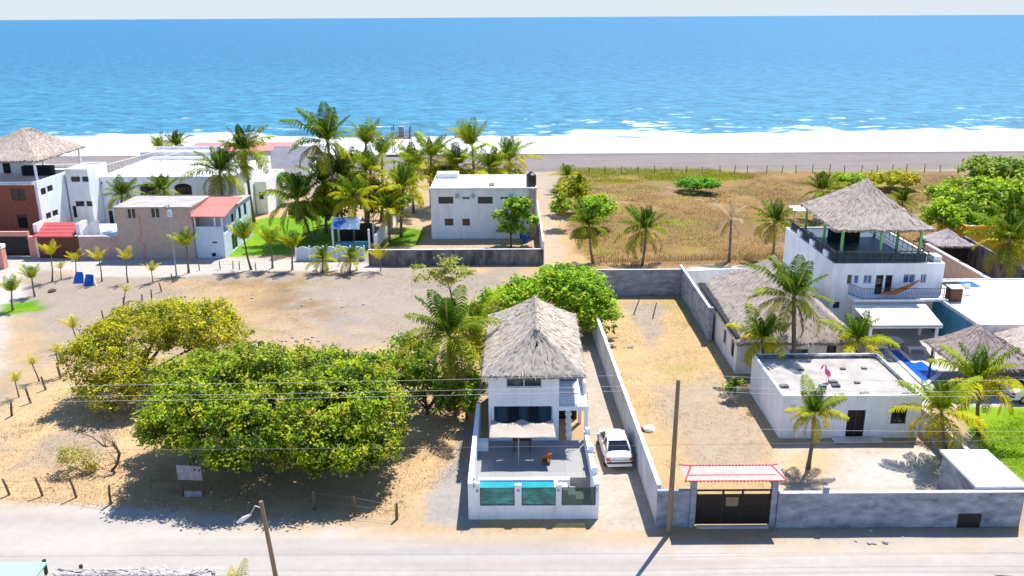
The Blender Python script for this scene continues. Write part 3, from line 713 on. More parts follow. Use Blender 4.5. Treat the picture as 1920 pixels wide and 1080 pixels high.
mb = MB(); E_ = [(8.95, 39.85, cz), (14.25, 39.85, cz), (14.25, 41.55, cz), (8.95, 41.55, cz)]; Rg = [(9.5, 41.05, cz+.24), (13.75, 41.05, cz+.24)]
mb.quad(E_[0], E_[1], Rg[1], Rg[0]); mb.poly([E_[1], E_[2], Rg[1]]); mb.quad(E_[2], E_[3], Rg[0], Rg[1]); mb.poly([E_[3], E_[0], Rg[0]]); mb.quad(E_[3], E_[2], E_[1], E_[0])
mb.build('canopy_roof', mat('pale_pink_tiles', (.58,.40,.36), (.50,.30,.27), 3, .7), ga)
mb = MB()
for k in range(28):
    xk = 9.0+k*.19
    mb.lathe((xk, 39.86, cz-.02), [(.04, -.04), (.06, 0), (.03, .04)], 6)
for a, b_ in ((E_[0], Rg[0]), (E_[1], Rg[1]), (Rg[0], Rg[1]), (E_[2], Rg[1]), (E_[3], Rg[0])):
    n_ = int(math.dist(a, b_)/.17)
    for k in range(n_):
        p = Vector(a).lerp(Vector(b_), (k+.5)/n_); mb.lathe((p.x, p.y, p.z+.0), [(.055, -.03), (.06, .02), (.02, .05)], 6)
for k in range(26):
    xk = 9.2+k*.18
    mb.lathe((xk, 40.3, cz+.09), [(.035, -.04), (.035, .01), (.02, .02)], 5)
for a, b_ in ((E_[0], Rg[0]), (E_[1], Rg[1]), (Rg[0], Rg[1]), (E_[2], Rg[1]), (E_[3], Rg[0]), ((9.0, 39.86, cz+.0), (14.2, 39.86, cz+.0)), ((9.2, 40.3, cz+.09), (13.8, 40.3, cz+.09))): mb.tube([Vector(a)+Vector((0,0,.01)), Vector(b_)+Vector((0,0,.0))], .025, 5)
mb.build('tile_edging', M['redtile'], ga)
bx('threshold', M['paver'], ga, gx0+.05, gx1-.05, 39.95, 40.2, 0, .09)
# ================================================================ BUNGALOW
bgx0, bgx1, bgy0, bgy1 = 17.15, 26.05, 50.2, 57.4
bg_ = thing('white_bungalow', (21.6, 50.2, 0), 'low white flat roofed bungalow with dark door in the yard behind the roadside wall', 'house')
block(bg_, bgx0, bgx1, bgy0, bgy1, 0, 3.0, M['white'], {'list': [
    wF(bgy0, bgx0, 1587, 769, 1621, 822, name='door', fm=M['darkframe'], gm=M['darkpanel'], mull=1),
    wF(bgy0, bgx0, 1671, 763, 1700, 795, fm=M['darkframe'])]}, par=.22, roofm=M['roofgrey'])
bx('roof_beam', M['concdark'], bg_, bgx0+.17, bgx1-.3, bgy1-.45, bgy1-.17, 2.783, 2.98)
bx('roof_beam', M['concdark'], bg_, bgx1-.3, bgx1-.17, bgy0+.5, bgy1-.17, 2.783, 2.9)
for (a, b_) in ((1501,693),(1470,725),(1543,724),(1562,717),(1567,724),(1580,692),(1620,691),(1607,718),(1690,716),(1696,722),(1667,677),(1508,741),(1578,741),(1622,740),(1699,740)):
    g = G(a, b_, 2.8); s_ = random.uniform(.10, .2)
    bx('column_stub', M['concdark'], bg_, g[0]-s_*1.4, g[0]+s_*1.4, g[1]-s_, g[1]+s_, 2.783, 2.83+s_*.5)
lx = P(1487, 770, bgy0)[0]; MB().lathe((lx, bgy0-.08, 2.1), [(.06, 0), (.14, .06), (.14, .14), (.05, .2)], 10).build('wall_lamp', M['greymetal'], bg_)
bx('plinth_step', M['paver'], bg_, P(1560, 830, 49.9)[0], P(1650, 830, 49.9)[0], 49.5, 50.197, 0, .14)
# flamingo ornament on the roof
fg = G(1550, 716, 2.8)
fl = thing('flamingo_ornament', (fg[0], fg[1], 2.8), 'hot pink flamingo ornament standing on the bungalow roof', 'ornament')
mb = MB(); b0 = Vector((fg[0], fg[1], 3.42))
mb.tube([b0+Vector((.16,0,-.26)), b0+Vector((.10,0,-.14)), b0+Vector((.0,0,.05)), b0+Vector((-.1,0,.24)), b0+Vector((-.14,0,.34))], [.03,.13,.19,.13,.05], 10)
mb.tube([b0+Vector((-.12,0,.3)), b0+Vector((-.16,0,.52)), b0+Vector((-.26,0,.62)), b0+Vector((-.36,0,.56)), b0+Vector((-.40,0,.44))], [.05,.045,.04,.045,.06], 8)
mb.build('body', M['pinkpl'], fl, smooth=True)
MB().tube([b0+Vector((-.40,0,.45)), b0+Vector((-.46,0,.34)), b0+Vector((-.43,0,.26))], [.05,.035,.008], 7).build('beak', M['black'], fl)
for q in (.0, .1): MB().tube([b0+Vector((q,.03,-.1)), b0+Vector((q+.02,.03,-.62))], .016, 6).build('leg', M['pinkpl'], fl)
# ================================================================ LONG THATCHED BUILDING
lt = thing('long_thatched_building', (21, 61, 0), 'long thatched roof building behind the bungalow with cream walls', 'house')
block(lt, 16.95, 25.6, 60.8, 74.5, 0, 2.85, M['white2'], {'list': [
    wL(16.95, 74.5, 64.2, 65.0, 1.0, 2.2, fm=M['darkframe'], mull=0), wL(16.95, 74.5, 61.6, 62.5, .9, 2.3, fm=M['darkframe'], mull=0),
    wF(60.8, 16.95, 1480, 655, 1515, 666, fm=M['darkframe']), wF(60.8, 16.95, 1550, 648, 1568, 668, fm=M['darkframe'], mull=0)]}, par=0, roofm=M['dark'])
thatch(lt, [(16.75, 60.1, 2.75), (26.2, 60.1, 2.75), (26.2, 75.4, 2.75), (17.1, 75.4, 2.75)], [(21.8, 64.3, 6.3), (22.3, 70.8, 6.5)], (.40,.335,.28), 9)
bx('rear_slab', M['roofwhite'], lt, 17.2, 26.5, 75.6, 80.9, 0, .25)
# ================================================================ THREE STOREY HOUSE
ty = 70.6; tx0 = P(1562, 510, ty)[0]; tx1 = P(1770, 510, ty)[0]; tz = P(1660, 494, ty)[2]
th = thing('three_storey_house', ((tx0+tx1)/2, ty, 0), 'tall white house topped by a thatched roof terrace with green posts', 'house')
ops = [wF(ty, tx0, *q, fm=M['white2'], gm=M['bluepane'] if q[0] > 1595 else M['pane'], mull=mu) for q, mu in (((1588,515,1598,533),0), ((1601,516,1610,532),0), ((1619,516,1635,532),1), ((1694,514,1716,531),1), ((1726,514,1737,531),1))]
for q in ((1641,516,1655,552), (1659,516,1672,552)): ops.append(wF(ty, tx0, *q, name='door', fm=M['darkframe'], gm=M['pane'], mull=0, rail=2))
ops.append(wF(ty, tx0, 1562, 566, 1574, 578, fm=M['darkframe']))
block(th, tx0, tx1, ty, 84.0, 0, tz, M['white'], {'list': ops}, par=.12, roofm=M['terrace'], roofname='terrace_floor')
bz = P(1670, 561, ty-1.4)[2]
bx('balcony_slab', M['white'], th, P(1588, 560, ty)[0], P(1762, 560, ty)[0], ty-1.5, ty-.003, bz-.2, bz)
bxx0, bxx1 = P(1588, 560, ty)[0], P(1762, 560, ty)[0]
rail(th, [(bxx0+.05, ty-.05, bz), (bxx0+.7, ty-1.45, bz), (bxx1-.05, ty-1.45, bz), (bxx1-.05, ty-.05, bz)], .95, .13)
trx0 = P(1570, 480, ty)[0]; trx1 = P(1742, 480, ty)[0]
rail(th, [(trx0, 83.4, tz), (trx0, ty+.2, tz), (trx1, ty+.2, tz), (trx1, 83.4, tz)], 1.0, .9, M['wood'], 'terrace_railing', .03)
mb = MB(); mb.slab((trx0+.06, 83.3), (trx0+.06, ty+.3), .02, tz+.12, tz+.8); mb.slab((trx0+.1, ty+.26), (trx1-.1, ty+.26), .02, tz+.12, tz+.8); mb.build('railing_panel', mat('dark_teal_net', (.03,.065,.075), (.02,.045,.055), 3, .8), th)
for yy in (ty+.6, 75.5, 80.5):
    for xx in (trx0+.55, (trx0+trx1)/2, trx1-.55): 
        if yy == 75.5 and xx == (trx0+trx1)/2: continue
        bx('post', M['greenp'], th, xx-.1, xx+.1, yy, yy+.2, tz-.1, 8.9)
el = 8.75
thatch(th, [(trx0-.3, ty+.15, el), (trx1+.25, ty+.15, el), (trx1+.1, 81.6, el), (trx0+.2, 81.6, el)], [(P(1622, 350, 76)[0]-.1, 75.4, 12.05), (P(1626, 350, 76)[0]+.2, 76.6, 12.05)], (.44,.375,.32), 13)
bx('bar_counter', M['dark'], th, trx0+2.2, trx0+5, 78.5, 79.2, tz-.1, tz+1.0)
for k in range(3): bx('parapet_box', M['white'], th, tx0+.05, tx0+.75, 72.6+k*3.6, 73.6+k*3.6, tz-.1, tz+.55)
bx('parapet_box', M['white'], th, tx1-.7, tx1-.05, 71.2, 72.3, tz-.1, tz+.45)
ky = G(1520, 443, tz+.4); kk = MB().tube([(ky[0]-.35, ky[1]-1.0, tz+.3), (ky[0]-.1, ky[1]-.4, tz+.42), (ky[0]+.15, ky[1]+.4, tz+.5), (ky[0]+.35, ky[1]+1.0, tz+.55)], [.05, .24, .26, .06], 10)
k_ = tag(kk.build('surfboard', M['red'], None, smooth=True, origin=(ky[0], ky[1], tz)), 'red and white board leaning on the roof terrace of the tall white house', 'surfboard')
hm = P(1690, 553, ty-.7)
mb = MB(); pts = [(P(1650, 560, ty-.9)[0], ty-.9, bz+.35), (P(1675, 558, ty-.9)[0], ty-.9, bz+.45), (P(1698, 549, ty-.7)[0], ty-.7, bz+.8), (P(1722, 539, ty-.4)[0], ty-.4, bz+1.35)]
mb.tube(pts, [.05, .22, .2, .05], 8); tag(mb.build('hammock', M['orange'], None, smooth=True, origin=pts[0]), 'brown orange hammock slung across the balcony of the tall white house', 'hammock')
wb = G(1778, 556, bz); wk = thing('wicker_cabinet', (wb[0], wb[1], 0), 'brown wicker box with white top at the right end of the balcony', 'cabinet')
bx('body', M['brown'], wk, bxx1+.1, bxx1+1.1, ty-1.5, ty-.6, 0, bz+.9); bx('top', M['white'], wk, bxx1+.05, bxx1+1.15, ty-1.55, ty-.55, bz+.903, bz+1.0)
# terrace awning
aw = thing('patio_awning', (31, 64, 0), 'large cream canvas awning on white posts beside the pool terrace', 'awning')
ax0, ax1, ax2, ax3 = P(1597, 571, 69)[0], P(1735, 569, 69)[0], P(1768, 611, 64)[0], P(1630, 614, 64)[0]
za, zb_ = P(1660, 571, 69)[2], P(1700, 611, 64)[2]
V = []; F = []; NU, NV = 16, 12
for j in range(NV+1):
    for i in range(NU+1):
        u, v = i/NU, j/NV; V.append(((ax0*(1-u)+ax1*u)*(1-v)+(ax3*(1-u)+ax2*u)*v, 69*(1-v)+64*v, za*(1-v)+zb_*v-.10*math.sin(math.pi*v)*abs(math.sin(math.pi*3*u))))
for j in range(NV):
    for i in range(NU): q = j*(NU+1)+i; F.append((q, q+1, q+NU+2, q+NU+1))
o = arr_obj('canopy', V, F, M['canvas'], aw, smooth=True); sm = o.modifiers.new('cloth_thickness', 'SOLIDIFY'); sm.thickness = .05
bx('front_beam', M['canvas'], aw, ax3, ax2, 63.95, 64.1, zb_-.2, zb_-.06)
for xx, yy in ((ax3+.2, 64.05), (ax2-.35, 64.05), (ax0+.2, 68.8), (ax1-.2, 68.8)): bx('post', M['white'], aw, xx-.1, xx+.1, yy, yy+.2, 0, zb_-.2 if yy < 65 else za-.1)
tb = thing('terrace_table', (31.0, 66.0, 0), 'round blue grey table in the shade under the cream awning', 'table')
MB().lathe((31, 66, .68), [(.02, 0), (.9, .0), (.9, .06), (.02, .07)], 20).build('table_top', M['palebluewall'], tb); MB().lathe((31, 66, 0), [(.35, 0), (.08, .08), (.07, .68)], 10).build('pedestal', M['greymetal'], tb)
for i, (qx, qy) in enumerate(((32.6, 64.9), (29.6, 65.2))):
    lo = thing('sun_bench', (qx, qy, 0), ('white low bench beside the right post of the cream awning', 'white low bench left under the cream awning')[i], 'bench', 'benches under the awning')
    bx('seat', M['white'], lo, qx-.7, qx+.7, qy-.25, qy+.25, .38, .46)
    for a in (-.6, .55): bx('leg', M['white'], lo, qx+a, qx+a+.06, qy-.2, qy+.2, 0, .378)
# pool
pl = thing('swimming_pool', (28.5, 58, 0), 'deep blue swimming pool squeezed between the bungalow and the terrace', 'swimming pool')
pp = gp((1662, 657), (1684, 656), (1712, 682), (1728, 678), (1762, 702), (1733, 724))
mb = MB(); mb.poly([(x, y, .06) for x, y in pp]); 
mb.build('water', M['pool'], pl)
mb = MB()
for i in range(len(pp)):
    a, b_ = pp[i], pp[(i+1) % len(pp)]; mb.slab(a, b_, .26, 0, .12+.002*i)
mb.build('rim', M['white'], pl)
# right flat roof building with blue side
rb = thing('flat_roof_house', (40, 63, 0), 'white flat roofed house with blue side wall right of the pool terrace', 'house')
block(rb, 36.3, 52, 63.2, 75.5, 0, 3.0, M['white2'], {}, par=.1)
bx('side_cladding', M['tealwall'], rb, 36.24, 36.297, 63.2, 75.5, 0, 2.7)
x0, x1 = G(1785, 542, 3)[0], G(1842, 542, 3)[0]
bx('roof_opening', M['dark'], rb, x0, x1-.9, 73.2, 74.9, 2.9, 2.93, bevel=0); bx('roof_pool', M['pool'], rb, x1-.88, x1+.4, 73.2, 74.9, 2.9, 2.93, bevel=0)
for i, (a, b_) in enumerate(((1800, 552), (1814, 551), (1795, 562))):
    g = G(a, b_, 2.95)
    ch = thing('roof_chair', (g[0], g[1], 2.9), ('small white chair on the flat roof left of the pair', 'small white chair on the flat roof furthest right', 'small grey stool on the flat roof in front of the chairs')[i], 'chair', 'chairs on the flat roof')
    mm = M['white'] if i < 2 else M['greymetal']
    bx('seat', mm, ch, g[0]-.28, g[0]+.28, g[1]-.28, g[1]+.28, 3.3, 3.36)
    if i < 2: bx('backrest', mm, ch, g[0]-.28, g[0]+.28, g[1]+.24, g[1]+.28, 3.36, 3.8)
    for qx in (-.25, .2):
        for qy in (-.25, .2): bx('leg', mm, ch, g[0]+qx, g[0]+qx+.05, g[1]+qy, g[1]+qy+.05, 2.9, 3.298)
# thatched shelters on the right
def palapa(name, label, x0, x1, y0, y1, ze, zr, rx, ry0, ry1, seed, tone, posts=True, cat='thatched shelter', group=None):
    p = thing(name, ((x0+x1)/2, (y0+y1)/2, 0), label, cat, group)
    thatch(p, [(x0, y0, ze), (x1, y0, ze), (x1, y1, ze), (x0, y1, ze)], [(rx, ry0, zr), (rx+.1, ry1, zr)], tone, seed)
    if posts:
        for xx in (x0+.5, x1-.5):
            for yy in (y0+.5, y1-.5): MB().tube([(xx, yy, 0), (xx, yy, ze+.15)], .09, 8).build('post', M['wood'], p)
    return p
palapa('thatched_shelter', 'mauve grey thatched shelter beside the pool behind two palms', 31.6, 37.1, 56.2, 62.0, 2.2, 4.25, 34.2, 58.9, 59.8, 21, (.36,.29,.26), group='poolside thatched shelters')
palapa('thatched_shelter', 'pale thatched shelter cut by the right frame edge', 37.2, 45, 53.4, 62.6, 2.5, 5.0, 40.6, 57.0, 60.0, 22, (.54,.46,.40), group='poolside thatched shelters')
hb = palapa('thatched_hut', 'small thatched hut with dark brown walls behind the tall white house', 45.2, 49.2, 88.6, 93, 2.6, 3.9, 47.1, 90.4, 91.2, 23, (.44,.38,.37), posts=False, cat='hut')
bx('wall', M['darkpanel'], hb, 45.6, 48.8, 89.2, 92.6, 0, 2.75)
dw = thing('boundary_wall', (44.5, 80, 0), 'pale topped wall running back beside the tall white house', 'wall')
MB().slab((44.3, 70), (44.6, 90), .3, 0, 2.5).build('wall', M['pinkwall'], dw); MB().slab((44.3, 70), (44.6, 90), .4, 2.503, 2.58).build('coping', M['coping'], dw)
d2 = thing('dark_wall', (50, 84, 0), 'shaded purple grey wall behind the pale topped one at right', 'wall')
MB().slab((49.0, 76), (50.2, 93), .25, 0, 2.6).build('wall', M['concdark'], d2)  # dark wall standing in for the shade beyond the pale topped wall
yw = thing('ochre_house', (54, 94, 0), 'ochre yellow wall half hidden by palms at the right edge', 'house')
block(yw, 50.5, 62, 93.5, 100, 0, 3.6, M['yellow'], {'list': [wF(93.5, 50.5, 1872, 470, 1886, 486, fm=M['darkframe'])]}, par=.2)
# concrete shed at right front
sd_ = thing('concrete_shed', (26, 42, 0), 'small concrete shed with white slab roof at the right end of the roadside wall', 'shed')
bx('wall', M['conc'], sd_, 24.55, 26.95, 40.24, 44.2, 0, 2.13); bx('roof', M['roofwhite'], sd_, 24.4, 27.1, 40.28, 44.35, 2.133, 2.28)
sw = thing('side_wall', (27, 46, 0), 'grey wall between the bungalow yard and the bright lawn', 'wall')
bx('wall', M['conc'], sw, 26.6, 26.8, 44.4, 54, 0, 1.6); bx('coping', M['coping'], sw, 26.57, 26.83, 44.4, 54, 1.603, 1.66)
# ================================================================ MIDDLE WHITE HOUSE
my = 103.3; mx0 = P(808, 400, my)[0]; mx1 = P(1006, 400, my)[0]; mz = 6.35
mh = thing('white_house', ((mx0+mx1)/2, my, 0), 'white two storey house with black water tank behind the mouldy concrete wall', 'house')
ops = [wF(my, mx0, *q, fm=M['darkframe'], mull=1) for q in ((822,369,850,382), (896,369,924,382), (966,369,992,382), (834,410,850,423), (867,410,881,423))]
ops += [wF(my, mx0, *q, fm=M['frame'], mull=1) for q in ((867,369,881,374), (938,369,953,374))]
block(mh, mx0, mx1, my, 112.5, 0, mz, M['white'], {'list': ops}, par=.15, pt=.12)
bx('eave_band', M['white2'], mh, mx0-.25, mx1+.1, my-.3, my-.003, mz-.22, mz+.02)
bx('roof_step', M['roofwhite'], mh, mx0+.2, mx0+3.0, 110.5, 112.3, mz-.15, mz+.5)
bx('duct', M['pinkwall'], mh, P(993, 400, my)[0], P(1004, 400, my)[0], my-.5, my-.31, 0, mz-.1)
for a in (856, 886, 957):
    g = P(a, 367, my); bx('air_conditioner', M['greymetal'], mh, g[0]-.12, g[0]+.25, my-.35, my-.003, g[2]-.25, g[2]+.2)
g = G(922, 345, mz); bx('roof_fan', M['greymetal'], mh, g[0]-.35, g[0]+.35, my+1.6, my+2.1, mz-.147, mz+.25)
g = P(996, 345, my+1); tk = tag(MB().lathe((g[0], my+1.2, mz-.15), [(.5, 0), (.62, .1), (.62, 1.35), (.58, 1.5), (.25, 1.75), (.22, 1.85)], 16).build('water_tank', M['tankblack'], None, smooth=False, origin=(g[0], my+1.2, mz-.15)), 'black water tank standing on the roof corner of the white house', 'water tank')
for i, (a, b_) in enumerate(((978, 446), (992, 447), (985, 455))):
    g = G(a, b_); d = thing('blue_barrel', g, ('blue plastic barrel beside the white house left of two', 'blue plastic barrel nearest the right corner of the white house', 'blue plastic barrel standing in front of the other two')[i], 'barrel', 'blue barrels by the white house')
    MB().lathe(g, [(.30, 0), (.36, .1), (.36, .35), (.38, .4), (.36, .45), (.36, .85), (.31, .92)], 14).build('drum', M['bluep'], d); MB().lathe((g[0], g[1], .923), [(.27, 0), (.27, .03)], 12).build('lid', M['bluep'], d)
cw = thing('mouldy_wall', (-6, 91.4, 0), 'black stained concrete wall in front of the white house', 'wall')
bx('wall', M['concdark'], cw, -15.7, 3.45, 91.3, 91.55, 0, 1.75); bx('coping', M['coping'], cw, -15.72, 3.47, 91.28, 91.57, 1.753, 1.82)
for k in range(7): bx('pilaster', M['concdark'], cw, -15.6+k*3.1, -15.3+k*3.1, 91.2, 91.297, 0, 1.75)
rwall = thing('thin_wall', (3.5, 97, 0), 'thin pale wall right of the white house along the sandy path', 'wall')
bx('wall', M['white2'], rwall, 3.35, 3.55, 91.6, 114, 0, 2.6)
ww = thing('white_wall', (-14.5, 98, 0), 'bright white wall running back between the palms and the white house', 'wall')
a, b_ = G(704, 468), G(755, 400); MB().slab(a, b_, .22, 0, (1.7, 2.0)).build('wall', M['white'], ww)
wv = thing('wavy_fence', (-20, 92.6, 0), 'white garden fence with scalloped top under the palms', 'fence')
xs0, xs1 = G(566, 478)[0], G(690, 478)[0]; mb = MB(); n_ = 60
for i in range(n_):
    a = xs0+(xs1-xs0)*i/n_; b_ = xs0+(xs1-xs0)*(i+1)/n_
    za = 1.35+.28*abs(math.sin(i/n_*math.pi*5)); zb_ = 1.35+.28*abs(math.sin((i+1)/n_*math.pi*5))
    mb.slab((a, 93.6), (b_, 93.6), .12, 0, (za, zb_))
mb.build('panel', M['palebluewall'], wv)
for k in range(6): bx('post', M['white'], wv, xs0+(xs1-xs0)*k/5-.09, xs0+(xs1-xs0)*k/5+.09, 93.42, 93.537, 0, 1.75)
# blue topped shelter between the palms
cp = thing('garden_shelter', (-18.5, 99, 0), 'dark open garden shelter with blue and white tarpaulin roof among palms', 'shelter')
c0, c1 = P(622, 420, 98)[0], P(690, 420, 98)[0]
for xx in (c0, c1):
    for yy in (98, 101.5): bx('post', M['white'], cp, xx-.1, xx+.1, yy, yy+.2, 0, 2.5)
V = []; F = []
for j in range(9):
    for i in range(9):
        u, v = i/8, j/8; V.append((c0-.1+(c1-c0-.9)*u, 97.8+3.9*v, 2.55+1.0*math.sin(math.pi*v)**.8+.05*random.random()))
for j in range(8):
    for i in range(8): q = j*9+i; F.append((q, q+1, q+10, q+9))
o = arr_obj('tarpaulin', V, F, mat('blue_white_tarp', (.75,.80,.84), (.02,.16,.55), .5, .5, lo=.52, hi=.58), cp, smooth=True)
bx('back_panel', M['darkpanel'], cp, c0, c1, 101.72, 101.8, 0, 2.4); bx('counter', M['tealwall'], cp, c0+.3, c1-.3, 98.3, 98.9, 0, .9)
# ================================================================ LEFT BUILDINGS
pk = thing('beige_block_house', (-40, 94.7, 0), 'beige block house with grey flat roof and lamp post in front', 'house')
pky = 94.7; px0 = P(221, 440, pky)[0]; px1 = P(362, 440, pky)[0]
block(pk, px0, px1, pky, 100.8, 0, 5.85, M['beigewall'], {'list': [wF(pky, px0, *q, fm=M['white2'], mull=1) for q in ((238,391,254,410), (282,390,299,409))]}, par=0, roofm=M['roofgrey'])
mb = MB(); pz = [(P(259, 398, pky)[0], 5.2), (P(264, 430, pky)[0], 3.0), (P(262, 455, pky)[0], 2.2), (P(272, 462, pky)[0], 1.6), (P(272, 490, pky)[0], 0)]
mb.tube([(x, pky-.06, z) for x, z in pz], .05, 6).build('drain_pipe', M['pink'], pk)
pb = thing('balcony_house', (-34, 95.2, 0), 'pale blue house end with red roofed corner balcony', 'house')
by = 95.0; bx0 = px1+.05; bx1 = P(418, 430, by)[0]
block(pb, bx0, bx1, by+1.8, 106, 0, 4.9, M['palebluewall'], {'list': [
    wR(bx1, by+1.8, 98.2, 99.2, 3.3, 4.3, fm=M['darkframe']), wR(bx1, by+1.8, 101, 102, 3.0, 4.5, fm=M['darkframe']), wR(bx1, by+1.8, 103.2, 104.2, 3.0, 4.5, fm=M['darkframe']),
    wR(bx1, by+1.8, 97.6, 99.6, .1, 2.0, fm=M['darkframe'], name='door')]}, par=0, roofm=M['roofgrey'])
block(pb, bx0, bx1, by, by+1.797, 0, 2.75, M['palebluewall'], {'list': [wF(by, bx0, 397, 474, 405, 481, fm=M['darkframe'], mull=0), wF(by, bx0, 398, 453, 407, 456, fm=M['darkframe'], gm=M['bluepane'], mull=0)]}, par=.05, name='porch_wall', roofname='balcony_floor')
bx('balcony_parapet', M['palebluewall'], pb, bx0+.05, bx1-.05, by+.02, by+.12, 2.75, 3.65)
for xx in (bx0+.1, bx0+(bx1-bx0)*.72, bx1-.1): bx('column', M['white'], pb, xx-.08, xx+.08, by+.13, by+.29, 2.75, 5.0)
mb = MB(); q0 = P(356, 394, by-.4); q1 = P(420, 396, by-.4); q2 = (bx1+1.9, 103, 5.6); q3 = (bx0+.2, 99.5, 5.75)
mb.v += [(bx0-.3, by-.5, 4.95), (bx1+.5, by-.5, 4.9), (bx1+.6, 101.0, 5.85), (bx0-.1, 101.0, 5.85)]; mb.v += [(x, y, z-.1) for x, y, z in mb.v]
for q in ((0,1,2,3),(7,6,5,4),(0,4,5,1),(1,5,6,2),(2,6,7,3),(3,7,4,0)): mb.f.append(q)
mb.build('porch_roof', M['salmonroof'], pb)
# pink garden wall and gates
pw = thing('pink_wall', (-47, 94.8, 0), 'pinkish rendered wall left of the beige block house', 'wall')
x0 = P(149, 460, 94.9)[0]; bx('wall', M['pinkwall'], pw, x0, px0-.02, 94.85, 95.1, 0, 2.55); bx('coping', M['coping'], pw, x0-.05, x0+3.2, 94.8, 95.15, 2.553, 2.65)
gt = thing('garage_entrance', (-52, 95.3, 0), 'brown garage door under a small red tiled roof', 'garage entrance')
x0g, x1g = P(72, 460, 95.4)[0], x0-.03
bx('garage_door', M['brown'], gt, x0g, x1g, 95.3, 95.4, 0, 2.5)
mb = MB(); rz = [(P(61, 436, 94.9)[0], 94.9, 2.62), (P(136, 436, 94.9)[0], 94.9, 2.62), (P(142, 411, 97.2)[0], 97.4, 3.7), (P(66, 411, 97.2)[0], 97.4, 3.7)]
mb.v += rz+[(x, y, z-.12) for x, y, z in rz]
for q in ((0,1,2,3),(7,6,5,4),(0,4,5,1),(1,5,6,2),(2,6,7,3),(3,7,4,0)): mb.f.append(q)
mb.build('tile_roof', M['redtile'], gt)
rp = MB()
for k in range(4):
    t_ = k/4; a = Vector(rz[0]).lerp(Vector(rz[3]), t_); b_ = Vector(rz[1]).lerp(Vector(rz[2]), t_); rp.tube([a+Vector((0,0,.0)), b_+Vector((0,0,.0))], .035, 5)
rp.build('tile_course', M['redtile'], gt)
for xx in (rz[0][0]-.25, rz[1][0]+.05): bx('pier', M['white'], gt, xx, xx+.45, 95.6, 97.6, 0, 3.9)
MB().poly([(rz[1][0]+.55, 96, 2.3), (rz[1][0]+2.6, 96, 2.3), (rz[1][0]+2.6, 96, 4.2), (rz[1][0]+1.9, 96, 4.2), (rz[1][0]+.55, 96, 3.0)]).build('gable_panel', M['white'], gt)
bk = thing('black_gate', (-58, 96, 0), 'black slatted vehicle gate in a salmon pink frame at left edge', 'gate')
xg1 = P(56, 460, 96)[0]; mb = MB()
for k in range(8): mb.box(-66, xg1, 95.95, 96.05, .1+k*.29, .34+k*.29)
mb.box(-66, xg1, 96.06, 96.1, .05, 2.35); mb.build('slats', M['black'], bk)
bx('lintel', M['pink'], bk, -66, xg1+.05, 95.85, 96.25, 2.42, 2.95); bx('pillar', M['pink'], bk, xg1+.02, xg1+.95, 95.7, 96.3, 0, 2.4)
og = thing('orange_pier', G(2, 505), 'orange and white gate pier cut by the left frame edge', 'pier')
g = G(3, 505); bx('pier', M['pink'], og, g[0]-1.2, g[0]+.35, g[1], g[1]+.8, 0, 2.3); bx('cap', M['white'], og, g[0]-1.25, g[0]+.4, g[1]-.05, g[1]+.85, 2.303, 2.7)
# brick house with palapa terrace
bry = 101.0; brx1 = P(78, 400, bry)[0]; brz = P(40, 341, bry)[2]
mbk = bpy.data.materials.new('brick'); mbk.use_nodes = True; nt = mbk.node_tree; bk_ = nt.nodes.new('ShaderNodeTexBrick')
tc = nt.nodes.new('ShaderNodeTexCoord'); mp = nt.nodes.new('ShaderNodeMapping'); mp.inputs['Rotation'].default_value = (R(90), 0, 0)
nt.links.new(tc.outputs['Object'], mp.inputs[0]); nt.links.new(mp.outputs[0], bk_.inputs['Vector'])
bk_.inputs['Color1'].default_value = (.30,.085,.045,1); bk_.inputs['Color2'].default_value = (.20,.05,.03,1); bk_.inputs['Mortar'].default_value = (.20,.12,.09,1)
bk_.inputs['Scale'].default_value = 2.2; bk_.inputs['Mortar Size'].default_value = .02
nt.links.new(bk_.outputs[0], nt.nodes['Principled BSDF'].inputs['Base Color']); nt.nodes['Principled BSDF'].inputs['Roughness'].default_value = .9
br = thing('brick_house', (-62, bry, 0), 'red brick fronted house under a thatched roof terrace at left edge', 'house')
block(br, -72, brx1-.35, bry-.12, bry-.003, 0, brz-.35, mbk, {'list': [wF(bry-.12, -72, 21, 354, 48, 376, fm=M['darkframe'], depth=.1, rail=1), wF(bry-.12, -72, 33, 402, 52, 428, fm=M['darkframe'], depth=.1, mull=0)]}, par=0, roofm=M['white2'], name='brick_front', roofname='ledge')
def yz(px, py): p = PX(px, py, brx1); return p[1], p[2]
sl2 = []
for a, b_ in (((77,363),(85,350)), ((89,357),(98,345)), ((87,408),(95,396)), ((99,403),(108,391))):
    y0_, z0_ = yz(*a); y1_, z1_ = yz(*b_); sl2.append((y0_, y1_, z0_, z1_))
ops = [wR(brx1, bry, min(q[0], q[1]), max(q[0], q[1]), min(q[2], q[3])-.25, max(q[2], q[3])-.05, fm=M['darkframe'], mull=1) for q in sl2]
ops = [o for o in ops if o[1]['r'][0] > .1 and o[1]['r'][1] < 12 and o[1]['r'][3]-o[1]['r'][2] < 2.5]
block(br, -72, brx1, bry, 114, 0, brz, M['white'], {'list': ops}, par=.5)
bx('stair_head', M['white'], br, -66, -62.5, 110, 113, brz-.5, brz+2.3); bx('door', M['dark'], br, -64.9, -64.0, 109.93, 109.997, brz-.5, brz+1.6)
bx('bar_counter', M['dark'], br, -61.5, -57.8, 108, 109, brz-.5, brz+.7)
pe = brz+2.35
for xx in (-66.5, -61.5, -56.6):
    for yy in (102.2, 113.2): bx('post', M['white'], br, xx-.12, xx+.12, yy, yy+.24, brz-.5, pe+.2)
thatch(br, [(-67.3, 101.6, pe), (-55.9, 101.8, pe), (-55.9, 113.9, pe), (-67.3, 114.2, pe)], [(-60.3, 107.4, pe+3.1), (-59.6, 108.3, pe+3.1)], (.44,.37,.31), 31)
